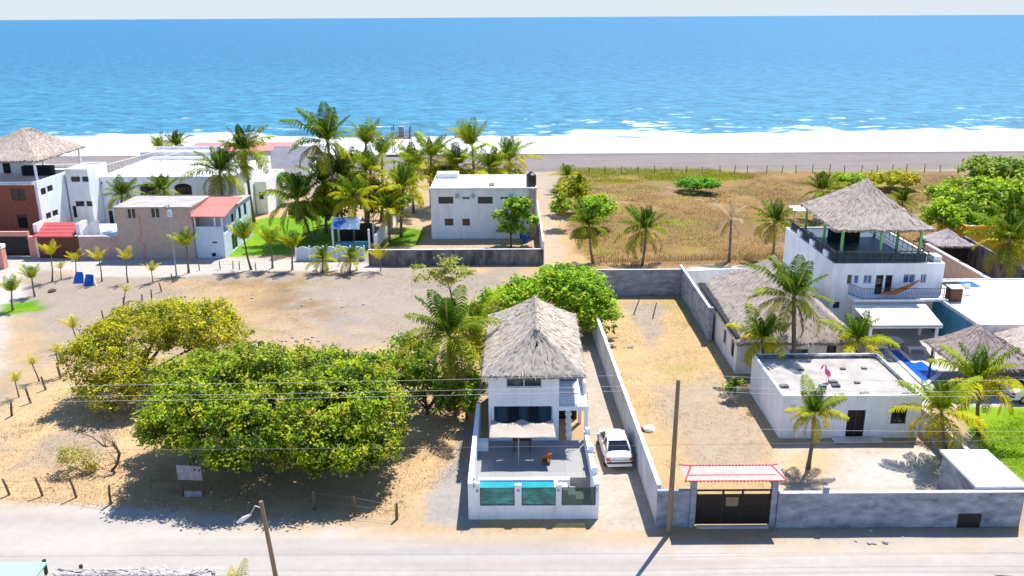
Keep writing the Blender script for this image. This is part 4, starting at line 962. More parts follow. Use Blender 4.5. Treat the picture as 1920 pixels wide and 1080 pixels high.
# white terrace complex
wc = thing('white_complex', (-46, 108, 0), 'sprawling white flat roofed house with arched openings behind the beige block house', 'house')
yc = 107.5; cx0, cx1 = brx1+.2, P(172, 380, yc)[0]; cz_ = P(140, 317, yc)[2]
block(wc, cx0, cx1, yc, 113, 0, cz_, M['white'], {'list': [wF(yc, cx0, *q, fm=M['darkframe']) for q in ((133,331,150,341), (154,331,166,341), (142,377,158,387), (162,377,173,387), (126,382,131,393))]+[wF(yc, cx0, 137, 386, 144, 408, name='door', fm=M['darkframe'], mull=0)]}, par=.3)
yc2 = 110.5; dx0, dx1 = cx1+.05, P(446, 380, yc2)[0]; dz_ = P(300, 331, yc2)[2]
ar = [wF(yc2, dx0, *q, fm=M['darkframe'], mull=0, name='arched_opening', depth=.5) for q in ((262,352,294,366), (327,352,360,366))]
block(wc, dx0, dx1, yc2, 127.5, 0, dz_, M['white'], {'list': ar+[wF(yc2, dx0, 181, 341, 192, 346, fm=M['darkframe'], mull=0), wF(yc2, dx0, 205, 395, 213, 425, name='door', fm=M['darkframe'], mull=0), wF(yc2, dx0, 216, 395, 224, 425, name='door', fm=M['darkframe'], mull=0)]}, par=.55)
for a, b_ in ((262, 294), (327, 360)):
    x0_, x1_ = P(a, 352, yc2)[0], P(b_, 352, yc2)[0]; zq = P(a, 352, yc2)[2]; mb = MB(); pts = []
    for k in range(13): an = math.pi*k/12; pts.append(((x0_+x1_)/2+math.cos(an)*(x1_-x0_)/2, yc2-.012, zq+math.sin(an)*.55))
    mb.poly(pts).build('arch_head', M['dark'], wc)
block(wc, P(262, 290, 128)[0], P(400, 290, 128)[0], 128, 134, 0, P(300, 285, 128)[2], M['white2'], {}, par=.5, name='rear_wing', roofname='rear_roof')
rail(wc, [(dx0+.4, 112, dz_-.3), (dx0+2.6, 126, dz_-.3)], 1.6, .7, M['frame'], 'roof_lattice', .03)
rail(wc, [(dx0+2.2, 113, dz_-.3), (dx0+5.0, 126, dz_-.3)], 1.2, .7, M['frame'], 'roof_lattice', .03)
bx('terrace_slab', M['palebluewall'], wc, -52.5, -44.4, 100.9, 107.3, 0, 1.2); 
# distant beach houses
fr_ = thing('beach_house', (-48, 147, 0), 'long low beach house with faded pink red roof', 'house')
fx0, fx1 = P(348, 275, 147)[0], P(545, 275, 147)[0]; z0_ = P(440, 283, 146)[2]; z1_ = P(440, 266, 152)[2]
bx('wall', M['white2'], fr_, fx0+.5, fx1-.5, 147, 153, 0, z0_)
mb = MB(); mb.quad((fx0, 146.2, z0_), (fx1, 146.2, z0_), (fx1-.5, 151.5, z1_), (fx0+.5, 151.5, z1_)); mb.quad((fx0+.5, 151.5, z1_), (fx1-.5, 151.5, z1_), (fx1, 156, z0_), (fx0, 156, z0_)); mb.build('roof', M['pinkroof'], fr_)
for k in range(5): bx('window', M['pane'], fr_, fx0+2+k*3.4, fx0+2.7+k*3.4, 146.9, 146.997, z0_-1.4, z0_-.4, bevel=0)
gr_ = thing('grey_roof_house', (-36, 138, 0), 'white house with plain grey sloping roof among the palms', 'house')
gx0_, gx1_ = P(492, 312, 137)[0], P(582, 312, 137)[0]; z0_ = P(530, 313, 137)[2]; z1_ = P(530, 274, 143)[2]
bx('wall', M['white'], gr_, gx0_+.3, gx1_-.3, 137.4, 148, 0, z0_-.05)
mb = MB(); mb.quad((gx0_, 137, z0_), (gx1_, 137, z0_), (gx1_, 143, z1_), (gx0_+.6, 143, z1_)); mb.quad((gx0_+.6, 143, z1_), (gx1_, 143, z1_), (gx1_, 149, z0_), (gx0_, 149, z0_)); mb.build('roof', M['greyroof'], gr_)
ab = thing('white_annexe', (-33, 125, 0), 'narrow white annexe between the palms left of the green lawn', 'house')
x0_, x1_ = P(480, 380, 118)[0], P(502, 380, 118)[0]; block(ab, x0_, x1_, 118, 128, 0, 4.6, M['white'], {'list': [wF(118, x0_, 486, 360, 494, 374, fm=M['darkframe'])]}, par=.2)
# ================================================================ beach tower, canopy
lt_ = thing('lifeguard_tower', G(753, 287), 'wooden lifeguard tower with railed platform standing on the beach', 'lifeguard tower')
g = G(753, 287); w_ = 1.75; zp = P(753, 259, g[1])[2]; zt_ = P(753, 238, g[1])[2]
for a in (-w_, w_):
    for b_ in (0, 2.6): MB().tube([(g[0]+a, g[1]+b_, 0), (g[0]+a, g[1]+b_, zt_)], .1, 6).build('leg', M['wood'], lt_)
bx('platform', M['wood'], lt_, g[0]-w_-.2, g[0]+w_+.2, g[1]-.2, g[1]+2.8, zp-.15, zp+.05)
mb = MB()
for zq in (.55, 1.1): 
    for yy in (0, 2.6): mb.tube([(g[0]-w_, g[1]+yy, zp+zq), (g[0]+w_, g[1]+yy, zp+zq)], .06, 5)
    for xx in (-w_, w_): mb.tube([(g[0]+xx, g[1], zp+zq), (g[0]+xx, g[1]+2.6, zp+zq)], .06, 5)
mb.build('railing', M['wood'], lt_); bx('cabin', M['greymetal'], lt_, g[0]-.6, g[0]+.5, g[1]+1.2, g[1]+2.4, zp+.053, zt_-.1)
MB().slab((g[0]-w_+.2, g[1]-.3), (g[0]+.5, g[1]-.3), .25, (0, zp-.5), (.3, zp-.1)).build('ladder', M['wood'], lt_)
cn = thing('beach_canopy', (36, 108, 0), 'white square canopy on thin poles left of the big thatched roof terrace', 'canopy')
q = [G(1478, 386, 2.6), G(1528, 385, 2.6), G(1535, 394, 2.6), G(1490, 396, 2.6)]
mb = MB(); mb.v += [(x, y, 2.6) for x, y, _ in q]+[(x, y, 2.5) for x, y, _ in q]
for f_ in ((0,1,2,3),(7,6,5,4),(0,4,5,1),(1,5,6,2),(2,6,7,3),(3,7,4,0)): mb.f.append(f_)
mb.build('top', M['canvas'], cn)
for x, y, _ in q: MB().tube([(x, y, 0), (x, y, 2.498)], .05, 6).build('pole', M['greymetal'], cn)
# bottom-left roofs on the near side of the road
gn = thing('mint_roof_building', (-22, 32, 0), 'mint green sheet roof at the bottom left corner', 'house')
a = G(88, 1054, 3.0); b_ = G(35, 1085, 2.5)
mb = MB(); mb.v += [(-32, a[1], 3.0), (a[0], a[1], 3.0), (b_[0]+.6, a[1]-3.6, 2.3), (-32, a[1]-3.6, 2.3)]; mb.v += [(x, y, z-.08) for x, y, z in mb.v]
for f_ in ((0,3,2,1),(4,5,6,7),(0,1,5,4),(1,2,6,5),(2,3,7,6),(3,0,4,7)): mb.f.append(f_)
mb.build('roof', M['greenroof'], gn); bx('wall', M['white2'], gn, -31, b_[0], a[1]-3.4, a[1]-.3, 0, 2.28)
tn = thing('roadside_palapa', (-17, 31, 0), 'long grey thatched roof edge along the bottom left of the road', 'thatched shelter')
c = G(95, 1062, 3.2); d = G(385, 1072, 3.2)
thatch(tn, [(c[0]-.6, c[1]-2.6, 2.4), (d[0]+.4, c[1]-2.6, 2.4), (d[0]+.2, c[1]+.1, 2.95), (c[0], c[1]+.1, 2.95)], [(c[0]+1, c[1]-.6, 3.15), (d[0]-1.0, c[1]-.6, 3.1)], (.46,.42,.40), 41)
for xx in (c[0]+.6, d[0]-.4):
    for yy in (c[1]-2.2, c[1]-.3): MB().tube([(xx, yy, 0), (xx, yy, 2.8)], .09, 7).build('post', M['wood'], tn)
# ================================================================ CAR
def make_car(label, body_m, loc, rot):
    cr = thing('parked_car', loc, label, 'car')
    L = 4.3; st = []
    # stations along local y (rear -> front): (y, halfwidth, z_low, z_belt, z_deck)
    prof = [(-2.12,.66,.38,.66,.70), (-2.06,.78,.26,.74,.90), (-1.85,.83,.22,.80,1.0), (-1.3,.85,.20,.84,1.02), (-.4,.86,.20,.86,1.0), (.6,.86,.20,.85,.98), (1.2,.85,.20,.82,.93), (1.75,.82,.22,.74,.82), (2.05,.74,.28,.62,.68), (2.15,.6,.36,.54,.58)]
    V = []; F = []
    for (y, hw, zl, zb, zd) in prof:
        ring = [(-hw*.9, zl), (-hw, zl+.12), (-hw, zb-.12), (-hw*.965, zb+.02), (-hw*.86, zd-.01), (-hw*.4, zd+.02), (hw*.4, zd+.02), (hw*.86, zd-.01), (hw*.965, zb+.02), (hw, zb-.12), (hw, zl+.12), (hw*.9, zl)]
        V += [(x, y, z) for x, z in ring]
    n = 12
    for i in range(len(prof)-1):
        for k in range(n): a = i*n+k; b_ = i*n+(k+1) % n; F.append((a, b_, b_+n, a+n))
    mb = MB(); mb.v = V; mb.f = F+[tuple(range(n)), tuple((len(prof)-1)*n+k for k in range(n))[::-1]]
    body = mb.build('body', body_m, cr, smooth=True, local=True); sb = body.modifiers.new('smooth', 'SUBSURF'); sb.levels = 1; sb.render_levels = 2
    # cabin
    zb = .99; cab = [(-1.62,.70,zb), (-.98,.60,1.42), (.25,.60,1.45), (1.05,.72,.96)]
    mb = MB(); c0 = [(-.72,-1.6,zb-.03),(.72,-1.6,zb-.03),(.74,1.08,.93),(-.74,1.08,.93)]; c1 = [(-.57,-.92,1.42),(.57,-.92,1.42),(.57,.3,1.44),(-.57,.3,1.44)]
    mb.v = c0+c1; mb.f = [(0,1,5,4),(1,2,6,5),(2,3,7,6),(3,0,4,7)]
    gh = mb.build('glasshouse', M['pane'], cr, local=True)
    rf = MB(); rf.box(-.60, .60, -.98, .36, 1.41, 1.46); rfo = rf.build('roof', body_m, cr, bevel=.03, local=True)
    pil = []
    for (a, b_) in (((-.725,-1.62,zb-.04), (-.585,-.93,1.43)), ((.725,-1.62,zb-.04), (.585,-.93,1.43)), ((-.745,1.1,.93), (-.585,.31,1.44)), ((.745,1.1,.93), (.585,.31,1.44)), ((-.755,-.25,.96), (-.59,-.28,1.43)), ((.755,-.25,.96), (.59,-.28,1.43))): MB().tube([a, b_], [.06, .045], 6).build('pillar', body_m, cr, smooth=True, local=True)
    for sx_ in (-1, 1):
        MB().box(sx_*.70-.13, sx_*.70+.09, -2.12, -2.0, .66, .86).build('tail_light', M['redlens'], cr, bevel=.03, local=True)
        MB().box(sx_*.62-.14, sx_*.62+.14, 2.0, 2.1, .56, .68).build('headlight', M['frame'], cr, bevel=.03, local=True)
        mi = MB(); mi.box(sx_*.98-.1, sx_*.98+.1, .62, .74, .96, 1.1); mi.build('mirror', body_m, cr, bevel=.03, local=True)
        for yy in (-1.32, 1.36):
            w_ = MB(); n_ = 16
            ring = [(.20, -.1), (.30, -.1), (.315, -.05), (.315, .05), (.30, .1), (.20, .1)]; s0 = len(w_.v)
            for (r_, o_) in ring:
                for k in range(n_): an = 2*math.pi*k/n_; w_.v.append((sx_*.76+o_, yy+r_*math.cos(an), .315+r_*math.sin(an)))
            for i in range(len(ring)-1):
                for k in range(n_): a = i*n_+k; b_ = i*n_+(k+1) % n_; w_.f.append((a, b_, b_+n_, a+n_))
            wo = w_.build('wheel', M['tyre'], cr, smooth=True, local=True)
            rm = MB(); rm.v = [(sx_*.855, yy, .315)]+[(sx_*.845, yy+.2*math.cos(2*math.pi*k/n_), .315+.2*math.sin(2*math.pi*k/n_)) for k in range(n_)]; rm.f = [(0, 1+k, 1+(k+1) % n_) for k in range(n_)]
            rm.build('rim', M['chrome'], wo, local=True)
    MB().box(-.80, .80, -2.17, -2.05, .50, .575).build('bumper_strip', M['black'], cr, bevel=.02, local=True)
    MB().box(-.74, .74, -2.2, -2.0, .30, .497).build('bumper', body_m, cr, bevel=.05, local=True)
    MB().box(-.24, .24, -2.145, -2.12, .70, .80).build('number_plate', M['plate'], cr, local=True)
    cr.rotation_euler = (0, 0, rot)
    return cr
g = G(1156, 884); make_car('white sedan with red tail lights parked in the driveway beside the patio', M['carwhite'], (g[0]+.12, g[1]+2.15, .02), R(2))
g = G(1925, 752); make_car('white car half hidden behind a palm at the right frame edge', M['carwhite'], (g[0]+.6, g[1]+.5, .02), R(-80))
# ================================================================ POLES, WIRES, FENCES
def pole(base, top, label, r0=.15, r1=.10, arm=None, cap=False, lamp=None):
    p = thing('utility_pole', base, label, 'pole', 'utility poles')
    MB().tube([base, [(base[i]*.5+top[i]*.5) for i in range(3)], top], [r0, (r0+r1)/2, r1], 10).build('post', M['polewood'], p)
    if lamp:
        q = Vector(top)+Vector((0, 0, -.3)); e = q+Vector(lamp)
        ar_ = MB().tube([q, q.lerp(e, .5)+Vector((0,0,.25)), e], .03, 6).build('lamp_arm', M['greymetal'], p)
        hd = MB(); hd.tube([e+Vector(lamp)*-.05, e+Vector(lamp).normalized()*.35, e+Vector(lamp).normalized()*.7], [.04, .09, .04], 8).build('lamp_head', M['white'], ar_)
    return p
b1 = G(1254, 1000); t1 = P(1272, 712, b1[1]+.05)
pole(b1, t1, 'slim wooden utility pole at the corner of the blue grey roadside wall', .15, .10)
tpl = G(489, 940, 8.6); bpl = G(520, 1098); bpl = (bpl[0]*.0+tpl[0]+.0, tpl[1], 0)
# left pole leans: its foot is below the frame
dirx = P(517, 1080, tpl[1])
k_ = (tpl[2]-0)/(tpl[2]-dirx[2]); bpl = (tpl[0]+(dirx[0]-tpl[0])*k_, tpl[1], 0)
pole(bpl, tpl, 'wooden utility pole with small white lamp rising from the bottom frame edge', .12, .075, lamp=(-.5, .1, -.35))
b3 = (G(1962, 1003)[0], G(1962, 1003)[1], 0)
pole(b3, (b3[0], b3[1], 8.4), 'utility pole just outside the right frame edge', .15, .10, lamp=(-1.6, .2, .1))
# overhead lines strung between the poles of the far roadside
bl = (-62, 41.0, 0); 
for i, (zo, lab, ys) in enumerate(((8.95, 'topmost pale overhead cable crossing the whole scene', .0), (8.42, 'middle pale overhead cable crossing in front of the thatched roof', -.12), (8.05, 'third pale overhead cable just under the thatched eave', .1))):
    pts = []
    for (xa, za_), (xb, zb_) in (((-75, zo+.1), (8.4, zo)), ((8.4, zo), (b3[0], zo-.35)), ((b3[0], zo-.35), (95, zo-.4))):
        for k in range(14): t_ = k/14; pts.append((xa+(xb-xa)*t_, 39.9+ys, za_+(zb_-za_)*t_-(.55 if xb-xa > 30 else .25)*4*t_*(1-t_)))
    pts.append((95, 39.9+ys, zo-.4))
    tag(MB().tube(pts, .008, 5).build('overhead_cable', M['wire'], None, origin=(8.4, 39.9, 0)), lab, 'cable', 'overhead cables')
pts = [(b3[0]*(k/20)+(-70)*(1-k/20), 40.0, 5.15-.9*4*(k/20)*(1-k/20)*.35) for k in range(21)]
tag(MB().tube(pts, .008, 5).build('overhead_cable', M['wiredark'], None, origin=(0, 40, 0)), 'grey low cable sagging across the patio and the car', 'cable', 'overhead cables')
pts = [(8.4+(b3[0]+20-8.4)*(k/16), 40.1, 5.9-.35*4*(k/16)*(1-k/16)) for k in range(17)]
tag(MB().tube(pts, .008, 5).build('overhead_cable', M['wire'], None, origin=(8.4, 40.1, 0)), 'pale low cable running right from the slim pole over the yard', 'cable', 'overhead cables')
lp = thing('street_lamp', G(331, 517), 'grey street lamp in front of the beige block house', 'street lamp')
g = G(331, 517); tz_ = P(316, 383, g[1]); MB().tube([(g[0], g[1], 0), (tz_[0], g[1], tz_[2])], [.09, .06], 8).build('post', M['greymetal'], lp)
MB().tube([(tz_[0], g[1], tz_[2]-.1), (tz_[0]-.1, g[1]-.7, tz_[2]), (tz_[0]-.1, g[1]-1.2, tz_[2]-.02)], [.03, .12, .06], 7).build('lamp_head', M['greymetal'], lp)
bx('meter_box', M['palebluewall'], lp, tz_[0]-.2, tz_[0]+.25, g[1]-.25, g[1]-.1, tz_[2]-1.3, tz_[2]-.6)
def postfence(name, label, bases, h, wires=(.4, .9), m=None, r=.06, lean=.06, group=None, wm=None):
    f = thing(name, (*bases[0][:2], 0), label, 'fence', group); tops = []
    for b_ in bases:
        hh = h*random.uniform(.88, 1.12); t_ = (b_[0]+random.uniform(-lean, lean)*2, b_[1]+random.uniform(-lean, lean), hh); tops.append((b_, t_))
        MB().tube([(b_[0], b_[1], -.05), ((b_[0]+t_[0])/2+random.uniform(-.03, .03), (b_[1]+t_[1])/2, hh*.5), t_], [r, r*.95, r*.75], 7).build('post', m or M['wood'], f)
    for zf in wires:
        mb = MB()
        for (a, ta), (b_, tb_) in zip(tops[:-1], tops[1:]):
            pa = Vector((a[0], a[1], 0)).lerp(Vector(ta), zf); pb_ = Vector((b_[0], b_[1], 0)).lerp(Vector(tb_), zf); mb.tube([pa, (pa+pb_)/2-Vector((0,0,.05)), pb_], .010, 4)
        if mb.v: mb.build('wire', wm or M['wiredark'], f)
    return f
postfence('wire_fence', 'wire fence on rough posts along the road at lower left', [G(*q) for q in ((-60,926),(18,928),(80,930),(143,933),(208,945))], 1.25, (.45, .85), r=.075, lean=.15)
f = postfence('rail_fence', 'short rail fence end with one stout post left of the patio', [G(*q) for q in ((590,955),(665,965),(744,974))], 1.15, (.5, .9), r=.09, lean=.03, wm=M['polewood'])
postfence('wire_fence', 'row of dark leaning posts beside the sandy track at left edge', [G(*q) for q in ((22,780),(58,756),(86,731),(114,710),(186,655),(162,662))], 1.2, (.5,), r=.085, lean=.12)
postfence('wire_fence', 'diagonal post fence climbing behind the yellowish tree', [G(*q) for q in ((196,606),(232,578),(266,573),(285,563),(303,547),(325,530))], 1.1, (.6,), r=.07, lean=.08)
g0, g1 = G(195, 600), G(245, 568); tag(MB().tube([(g0[0], g0[1], .12), (g1[0], g1[1], .25)], [.09, .07], 7).build('fallen_log', M['wood'], None, origin=g0), 'thin fallen log lying beside the diagonal post fence', 'log')
postfence('rail_fence', 'low wooden rail fence beside the pale blue house', [G(*q) for q in ((374,507),(413,505),(437,505),(449,505),(480,507))], 1.0, (.6, .95), r=.06, lean=.03, wm=M['wood'])
postfence('field_fence', 'long row of weathered posts between the brown field and the beach', [(11+i*2.75+random.uniform(-.3, .3), 148.6+random.uniform(-.5, .5)) for i in range(34)], 1.35, (.5, .9), r=.07, lean=.08)
sf = thing('stick_fence', (20, 92, 0), 'dense brown stick fence along the front of the brown field', 'fence'); mb = MB()
for i in range(210):
    x = 9.2+i*.108; y = 92.2+(x-9.2)*.06+random.uniform(-.08, .08); hh = random.uniform(.4, .85)
    mb.tube([(x, y, 0), (x+random.uniform(-.08, .08), y, hh)], [.028, .018], 4)
o = mb.build('sticks', mat('dry_sticks', (.33,.20,.09), (.20,.11,.05), 3, .9), sf)
# lone posts and small things
for i, (a, b_, hh) in enumerate(((1224, 597, 2.3), (1188, 590, 2.4))):
    g = G(a, b_); g2 = P(a+(7 if i == 0 else 12), b_-(30 if i == 0 else 32), g[1]+.4)
    tag(MB().tube([g, g2], [.06, .05], 6).build('leaning_post', M['wood'], None, origin=g), ('right one of two thin leaning posts on the dry lot', 'left one of two thin leaning posts on the dry lot')[i], 'post', 'posts on the dry lot')
for i, (a, b_) in enumerate(((84, 1060), (153, 1070), (388, 1085))):
    g = G(a, b_, 1.0); tag(MB().tube([(g[0], g[1], 0), (g[0], g[1], 1.3)], .09, 8).build('short_post', M['black'], None, origin=(g[0], g[1], 0)), ('short dark post beside the mint green roof', 'short dark post above the middle of the roadside thatch', 'short dark post at the right end of the roadside thatch')[i], 'post', 'dark roadside posts')
sg = G(356, 945); sg = (P(356, 930, 43.4)[0], 43.4, 0)
sb_ = thing('sign_board', sg, 'faded grey sign board on wooden legs under the big tree', 'sign')
zt_ = P(356, 872, 43.4)[2]; zb_ = P(356, 899, 43.4)[2]; xa, xb = P(332, 885, 43.4)[0], P(378, 885, 43.4)[0]
MB().slab((xa, 43.4), (xb, 43.4), .06, (zb_, zb_-.05), (zt_+.03, zt_-.08)).build('sign_panel', M['signgrey'], sb_)
x2, x3 = P(346, 927, 43.35)[0], P(379, 927, 43.35)[0]; bx('lower_panel', M['signgrey'], sb_, x2, x3, 43.33, 43.37, P(360, 932, 43.35)[2], P(360, 921, 43.35)[2])
for xx in (xa+.12, xb-.1): bx('leg', M['wood'], sb_, xx-.05, xx+.05, 43.45, 43.55, 0, zb_+.3)
for i, (a, b_) in enumerate(((148, 531), (167, 536))):
    g = G(a, b_); bb = thing('folding_board', g, ('left one of two blue boards propped between the young palms', 'right one of two blue boards with a white leg')[i], 'board', 'blue boards by the young palms')
    MB().quad((g[0]-.55, g[1]-.1, .02), (g[0]+.5, g[1]-.1, .02), (g[0]+.35, g[1]+.5, 1.05), (g[0]-.4, g[1]+.5, 1.1)).build('panel', M['bluep'], bb).modifiers.new('thickness', 'SOLIDIFY').thickness = .06
    MB().tube([(g[0]+.35, g[1]+.5, 1.05), (g[0]+.85, g[1]-.2, 0)], .05, 6).build('leg', M['white'], bb)
    MB().tube([(g[0]-.35, g[1]+.5, 1.05), (g[0]-.45, g[1]+1.0, 0)], .05, 6).build('leg', M['white'], bb)
# loose stones and litter
def rock(mb, c, r):
    k = len(mb.v); n = 7
    for j, (zr, rr) in enumerate(((0, .8), (.35, 1), (.7, .6))):
        for i in range(n): an = 2*math.pi*i/n; q = r*rr*random.uniform(.75, 1.2); mb.v.append((c[0]+q*math.cos(an), c[1]+q*math.sin(an), zr*r*random.uniform(.8, 1.1)))
    for j in range(2):
        for i in range(n): a = k+j*n+i; b_ = k+j*n+(i+1) % n; mb.f.append((a, b_, b_+n, a+n))
    mb.f.append(tuple(k+2*n+i for i in range(n)))
mb = MB()
for i in range(34):
    a, b_ = random.choice([((575, 640), 30), ((1640, 1015), 60), ((1180, 650), 20), ((600, 560), 120)])
    g = G(a[0]+random.gauss(0, b_*.5), a[1]+random.gauss(0, b_*.12)); rock(mb, g, random.uniform(.07, .2))
tag(mb.build('loose_stones', M['stone'], None, origin=G(575, 640)), kind='stuff', label='loose stones scattered on the sandy lot and roadside', cat='stones')
for i, (a, b_, s_, nm, lab) in enumerate(((1217, 807, .45, 'white_litter', 'white scrap lying on the dry lot beside the plaster wall'), (1206, 807, .3, 'dark_rock', 'small dark rock near the white scrap on the dry lot'), (470, 624, .35, 'dark_rock', 'dark brown rock on the sandy lot above the big tree'), (490, 644, .3, 'dark_rock', 'low dark rock just above the big tree crown'), (98, 547, .4, 'dark_rock', 'dark flat rock on the pale track near the bushy young palms'))):
    mb = MB(); g = G(a, b_); rock(mb, g, s_); tag(mb.build(nm, M['white'] if 'white' in nm else M['bark'], None, origin=g), lab, 'litter' if 'white' in nm else 'rock')
# ================================================================ VEGETATION
def nrmz(v): return v/(np.linalg.norm(v, axis=-1, keepdims=True)+1e-9)
def leaf_quads(C, N, size, rg, aspect=.55):
    """leaf-sized quads at centres C facing N"""
    n = len(C); ref = rg.normal(size=(n, 3)); u = nrmz(np.cross(N, ref)); w = np.cross(N, u)
    s = size*rg.uniform(.6, 1.35, size=(n, 1)); a = u*s; b = w*s*aspect
    V = np.empty((n, 4, 3)); V[:, 0] = C-a; V[:, 1] = C+b*.9-a*.1; V[:, 2] = C+a; V[:, 3] = C-b*.9-a*.1
    V[:, 1] += N*s*.12; V[:, 3] += N*s*.12
    return V.reshape(-1, 3), np.arange(n*4).reshape(n, 4)
def crown(lobes, dens, leaf, seed, pal, clump=.55, hollow=.42):
    """leaf cloud: clumps spread through each lobe, leaves spread round the clumps; pal = list of (colour, weight)"""
    rg = np.random.default_rng(seed); CC = []; NN = []; KK = []
    cols = A([p[0] for p in pal], float); ws = A([p[1] for p in pal], float); ws /= ws.sum()
    sub = []
    for (cx, cy, cz, rx, ry, rz) in lobes:
        for _ in range(5):
            q = nrmz(rg.normal(size=3)+A([0,0,.25])); k = rg.uniform(.22, .42); sub.append((cx+q[0]*rx*.82, cy+q[1]*ry*.85, cz+q[2]*rz*.82, rx*k, ry*k, rz*k*1.1))
    for (cx, cy, cz, rx, ry, rz) in list(lobes)+sub:
        nc = max(3, int(dens*(rx*ry+ry*rz+rx*rz)*.72))
        d = nrmz(rg.normal(size=(nc, 3))); d[:, 2] = np.where(d[:, 2] < -.45, -d[:, 2]*.6, d[:, 2]); d = nrmz(d)
        rr = hollow+(1.03-hollow)*rg.random((nc, 1))**.45
        c = d*rr*A([rx, ry, rz])+A([cx, cy, cz])
        nl = 30
        cl = np.repeat(c, nl, 0); dl = np.repeat(d, nl, 0)
        cs = clump*rg.uniform(.6, 1.3, size=(nc, 1)); off = rg.normal(size=(len(cl), 3))*np.repeat(cs, nl, 0)*A([.55, .55, .38])
        CC.append(cl+off); NN.append(nrmz(dl*.6+A([0, 0, .7])+rg.normal(size=cl.shape)*.55))
        base = cols[rg.choice(len(cols), nc, p=ws)]
        KK.append(np.repeat(base, nl, 0)*rg.uniform(.7, 1.3, size=(len(cl), 1)))
    C = np.concatenate(CC); N = np.concatenate(NN); K = np.concatenate(KK)
    keep = C[:, 2] > .12; C, N, K = C[keep], N[keep], K[keep]
    V, F = leaf_quads(C, N, leaf, rg); return V, F, K
def limbs(base, lobes, r0, seed, fork=1.0):
    rg = random.Random(seed); mb = MB(); b = Vector(base); f = b+Vector((0, 0, fork))
    mb.tube([b-Vector((0,0,.1)), b+Vector((0, 0, fork*.5)), f], [r0*1.25, r0, r0*.85], 9)
    for (cx, cy, cz, rx, ry, rz) in lobes:
        e = Vector((cx, cy, cz+rz*.2)); m = f.lerp(e, .5)+Vector((rg.uniform(-.4, .4), rg.uniform(-.4, .4), rg.uniform(0, .4)))
        mb.tube([f-Vector((0,0,.15)), m, e], [r0*.6, r0*.4, r0*.12], 6)
        for k in range(5):
            q = m.lerp(e, rg.uniform(.1, .8)); t = q+Vector((rg.uniform(-1, 1)*rx, rg.uniform(-1, 1)*ry, rg.uniform(0, .8)*rz)); mb.tube([q, (q+t)/2+Vector((0,0,.2)), t], [r0*.22, r0*.14, r0*.04], 5)
    return mb
YG = [((.60,.56,.02), 4), ((.42,.44,.02), 3), ((.54,.42,.03), 1.3), ((.15,.18,.015), 2.5)]
MG = [((.36,.48,.018), 3.4), ((.52,.55,.02), 2.6), ((.18,.29,.015), 2.6), ((.44,.36,.035), .7), ((.05,.09,.01), 2.4)]
BG = [((.38,.58,.02), 4), ((.26,.46,.02), 3), ((.48,.56,.03), 1.5), ((.12,.24,.015), 1.5)]
DG = [((.20,.34,.02), 3), ((.36,.44,.025), 2.4), ((.10,.18,.012), 2), ((.44,.46,.03), 1)]
def tree(name, label, cat, base, lobes, dens, leaf, seed, pal, r0=.2, fork=1.0, clump=.55, group=None, hollow=.42):
    t = thing(name, base, label, cat, group)
    V, F, K = crown(lobes, dens, leaf, seed, pal, clump, hollow)
    arr_obj('crown', V, F, M['leaf'], t, cols=K)
    limbs(base, lobes, r0, seed, fork).build('trunk', M['bark'], t, smooth=True)
    return t
def lob(px, py, Y, wpx, hpx, dep):
    """ellipsoid lobe centred at a pixel on the plane Y, sized in pixels across and up"""
    c = P(px, py, Y); s = (Y*math.cos(TH)+(CH-c[2])*math.sin(TH))/FPX
    return (c[0], c[1], max(c[2], hpx*s*.5), wpx*s/2, dep, hpx*s/2)
# big trees
Yb = 50.5
b_ = (P(520, 850, 47.6)[0], 47.6, 0)
tree('broadleaf_tree', 'large round green tree filling the lower left lot beside the thatched house', 'tree', b_,
     [lob(515,745,47.7,330,150,4.0), lob(390,770,46.7,230,150,3.6), lob(640,770,46.7,230,170,3.6), lob(340,800,45.3,140,120,2.2), lob(450,815,44.3,230,120,2.2), lob(590,820,44.3,230,130,2.2), lob(700,800,46.2,120,150,2.4), lob(610,850,43.7,210,76,1.5), lob(700,840,44.6,100,90,1.5), lob(520,700,50.7,360,90,3.0), lob(660,710,49.7,170,90,2.4), lob(390,705,49.7,190,80,2.4)],
     15, .112, 101, MG, .42, 1.6, .42)
Yc = 59.5
tree('broadleaf_tree', 'yellowish green spreading tree behind the large round tree at left', 'tree', (P(262, 740, 58)[0], 58, 0),
     [lob(250,640,58.5,200,90,2.6), lob(350,615,59.5,190,100,2.8), lob(410,640,58.5,120,90,2.2), lob(185,680,56.0,120,110,2.0), lob(200,735,54.0,120,60,1.4), lob(300,600,61.5,180,70,2.2), lob(255,700,55.0,110,60,1.4)],
     11.5, .115, 102, YG, .24, 1.2, .42, hollow=.45)
tree('broadleaf_tree', 'bright green bushy tree directly behind the thatched house roof', 'tree', (P(1085, 640, 70)[0], 70, 0),
     [lob(1040,562,71,150,100,2.8), lob(1095,562,70,105,105,2.4), lob(978,562,72,95,70,2.2), lob(1060,526,73,120,56,2.3), lob(1120,600,68.5,90,90,1.9), lob(940,600,70,110,90,1.8)],
     8.0, .17, 103, BG, .25, 1.0, .5)
tree('dark_shrub', 'dark green shrub thicket under the palm left of the thatched house', 'shrub', (P(800, 745, 54)[0], 54, 0),
     [lob(765,670,57,95,75,1.6), lob(735,700,55,80,70,1.5), lob(800,715,55,110,90,1.7), lob(845,745,53,80,70,1.3), lob(870,700,57,80,80,1.5), lob(890,650,60,80,80,1.6)], 6.0, .16, 104, DG, .13, .5, .45, hollow=.3)
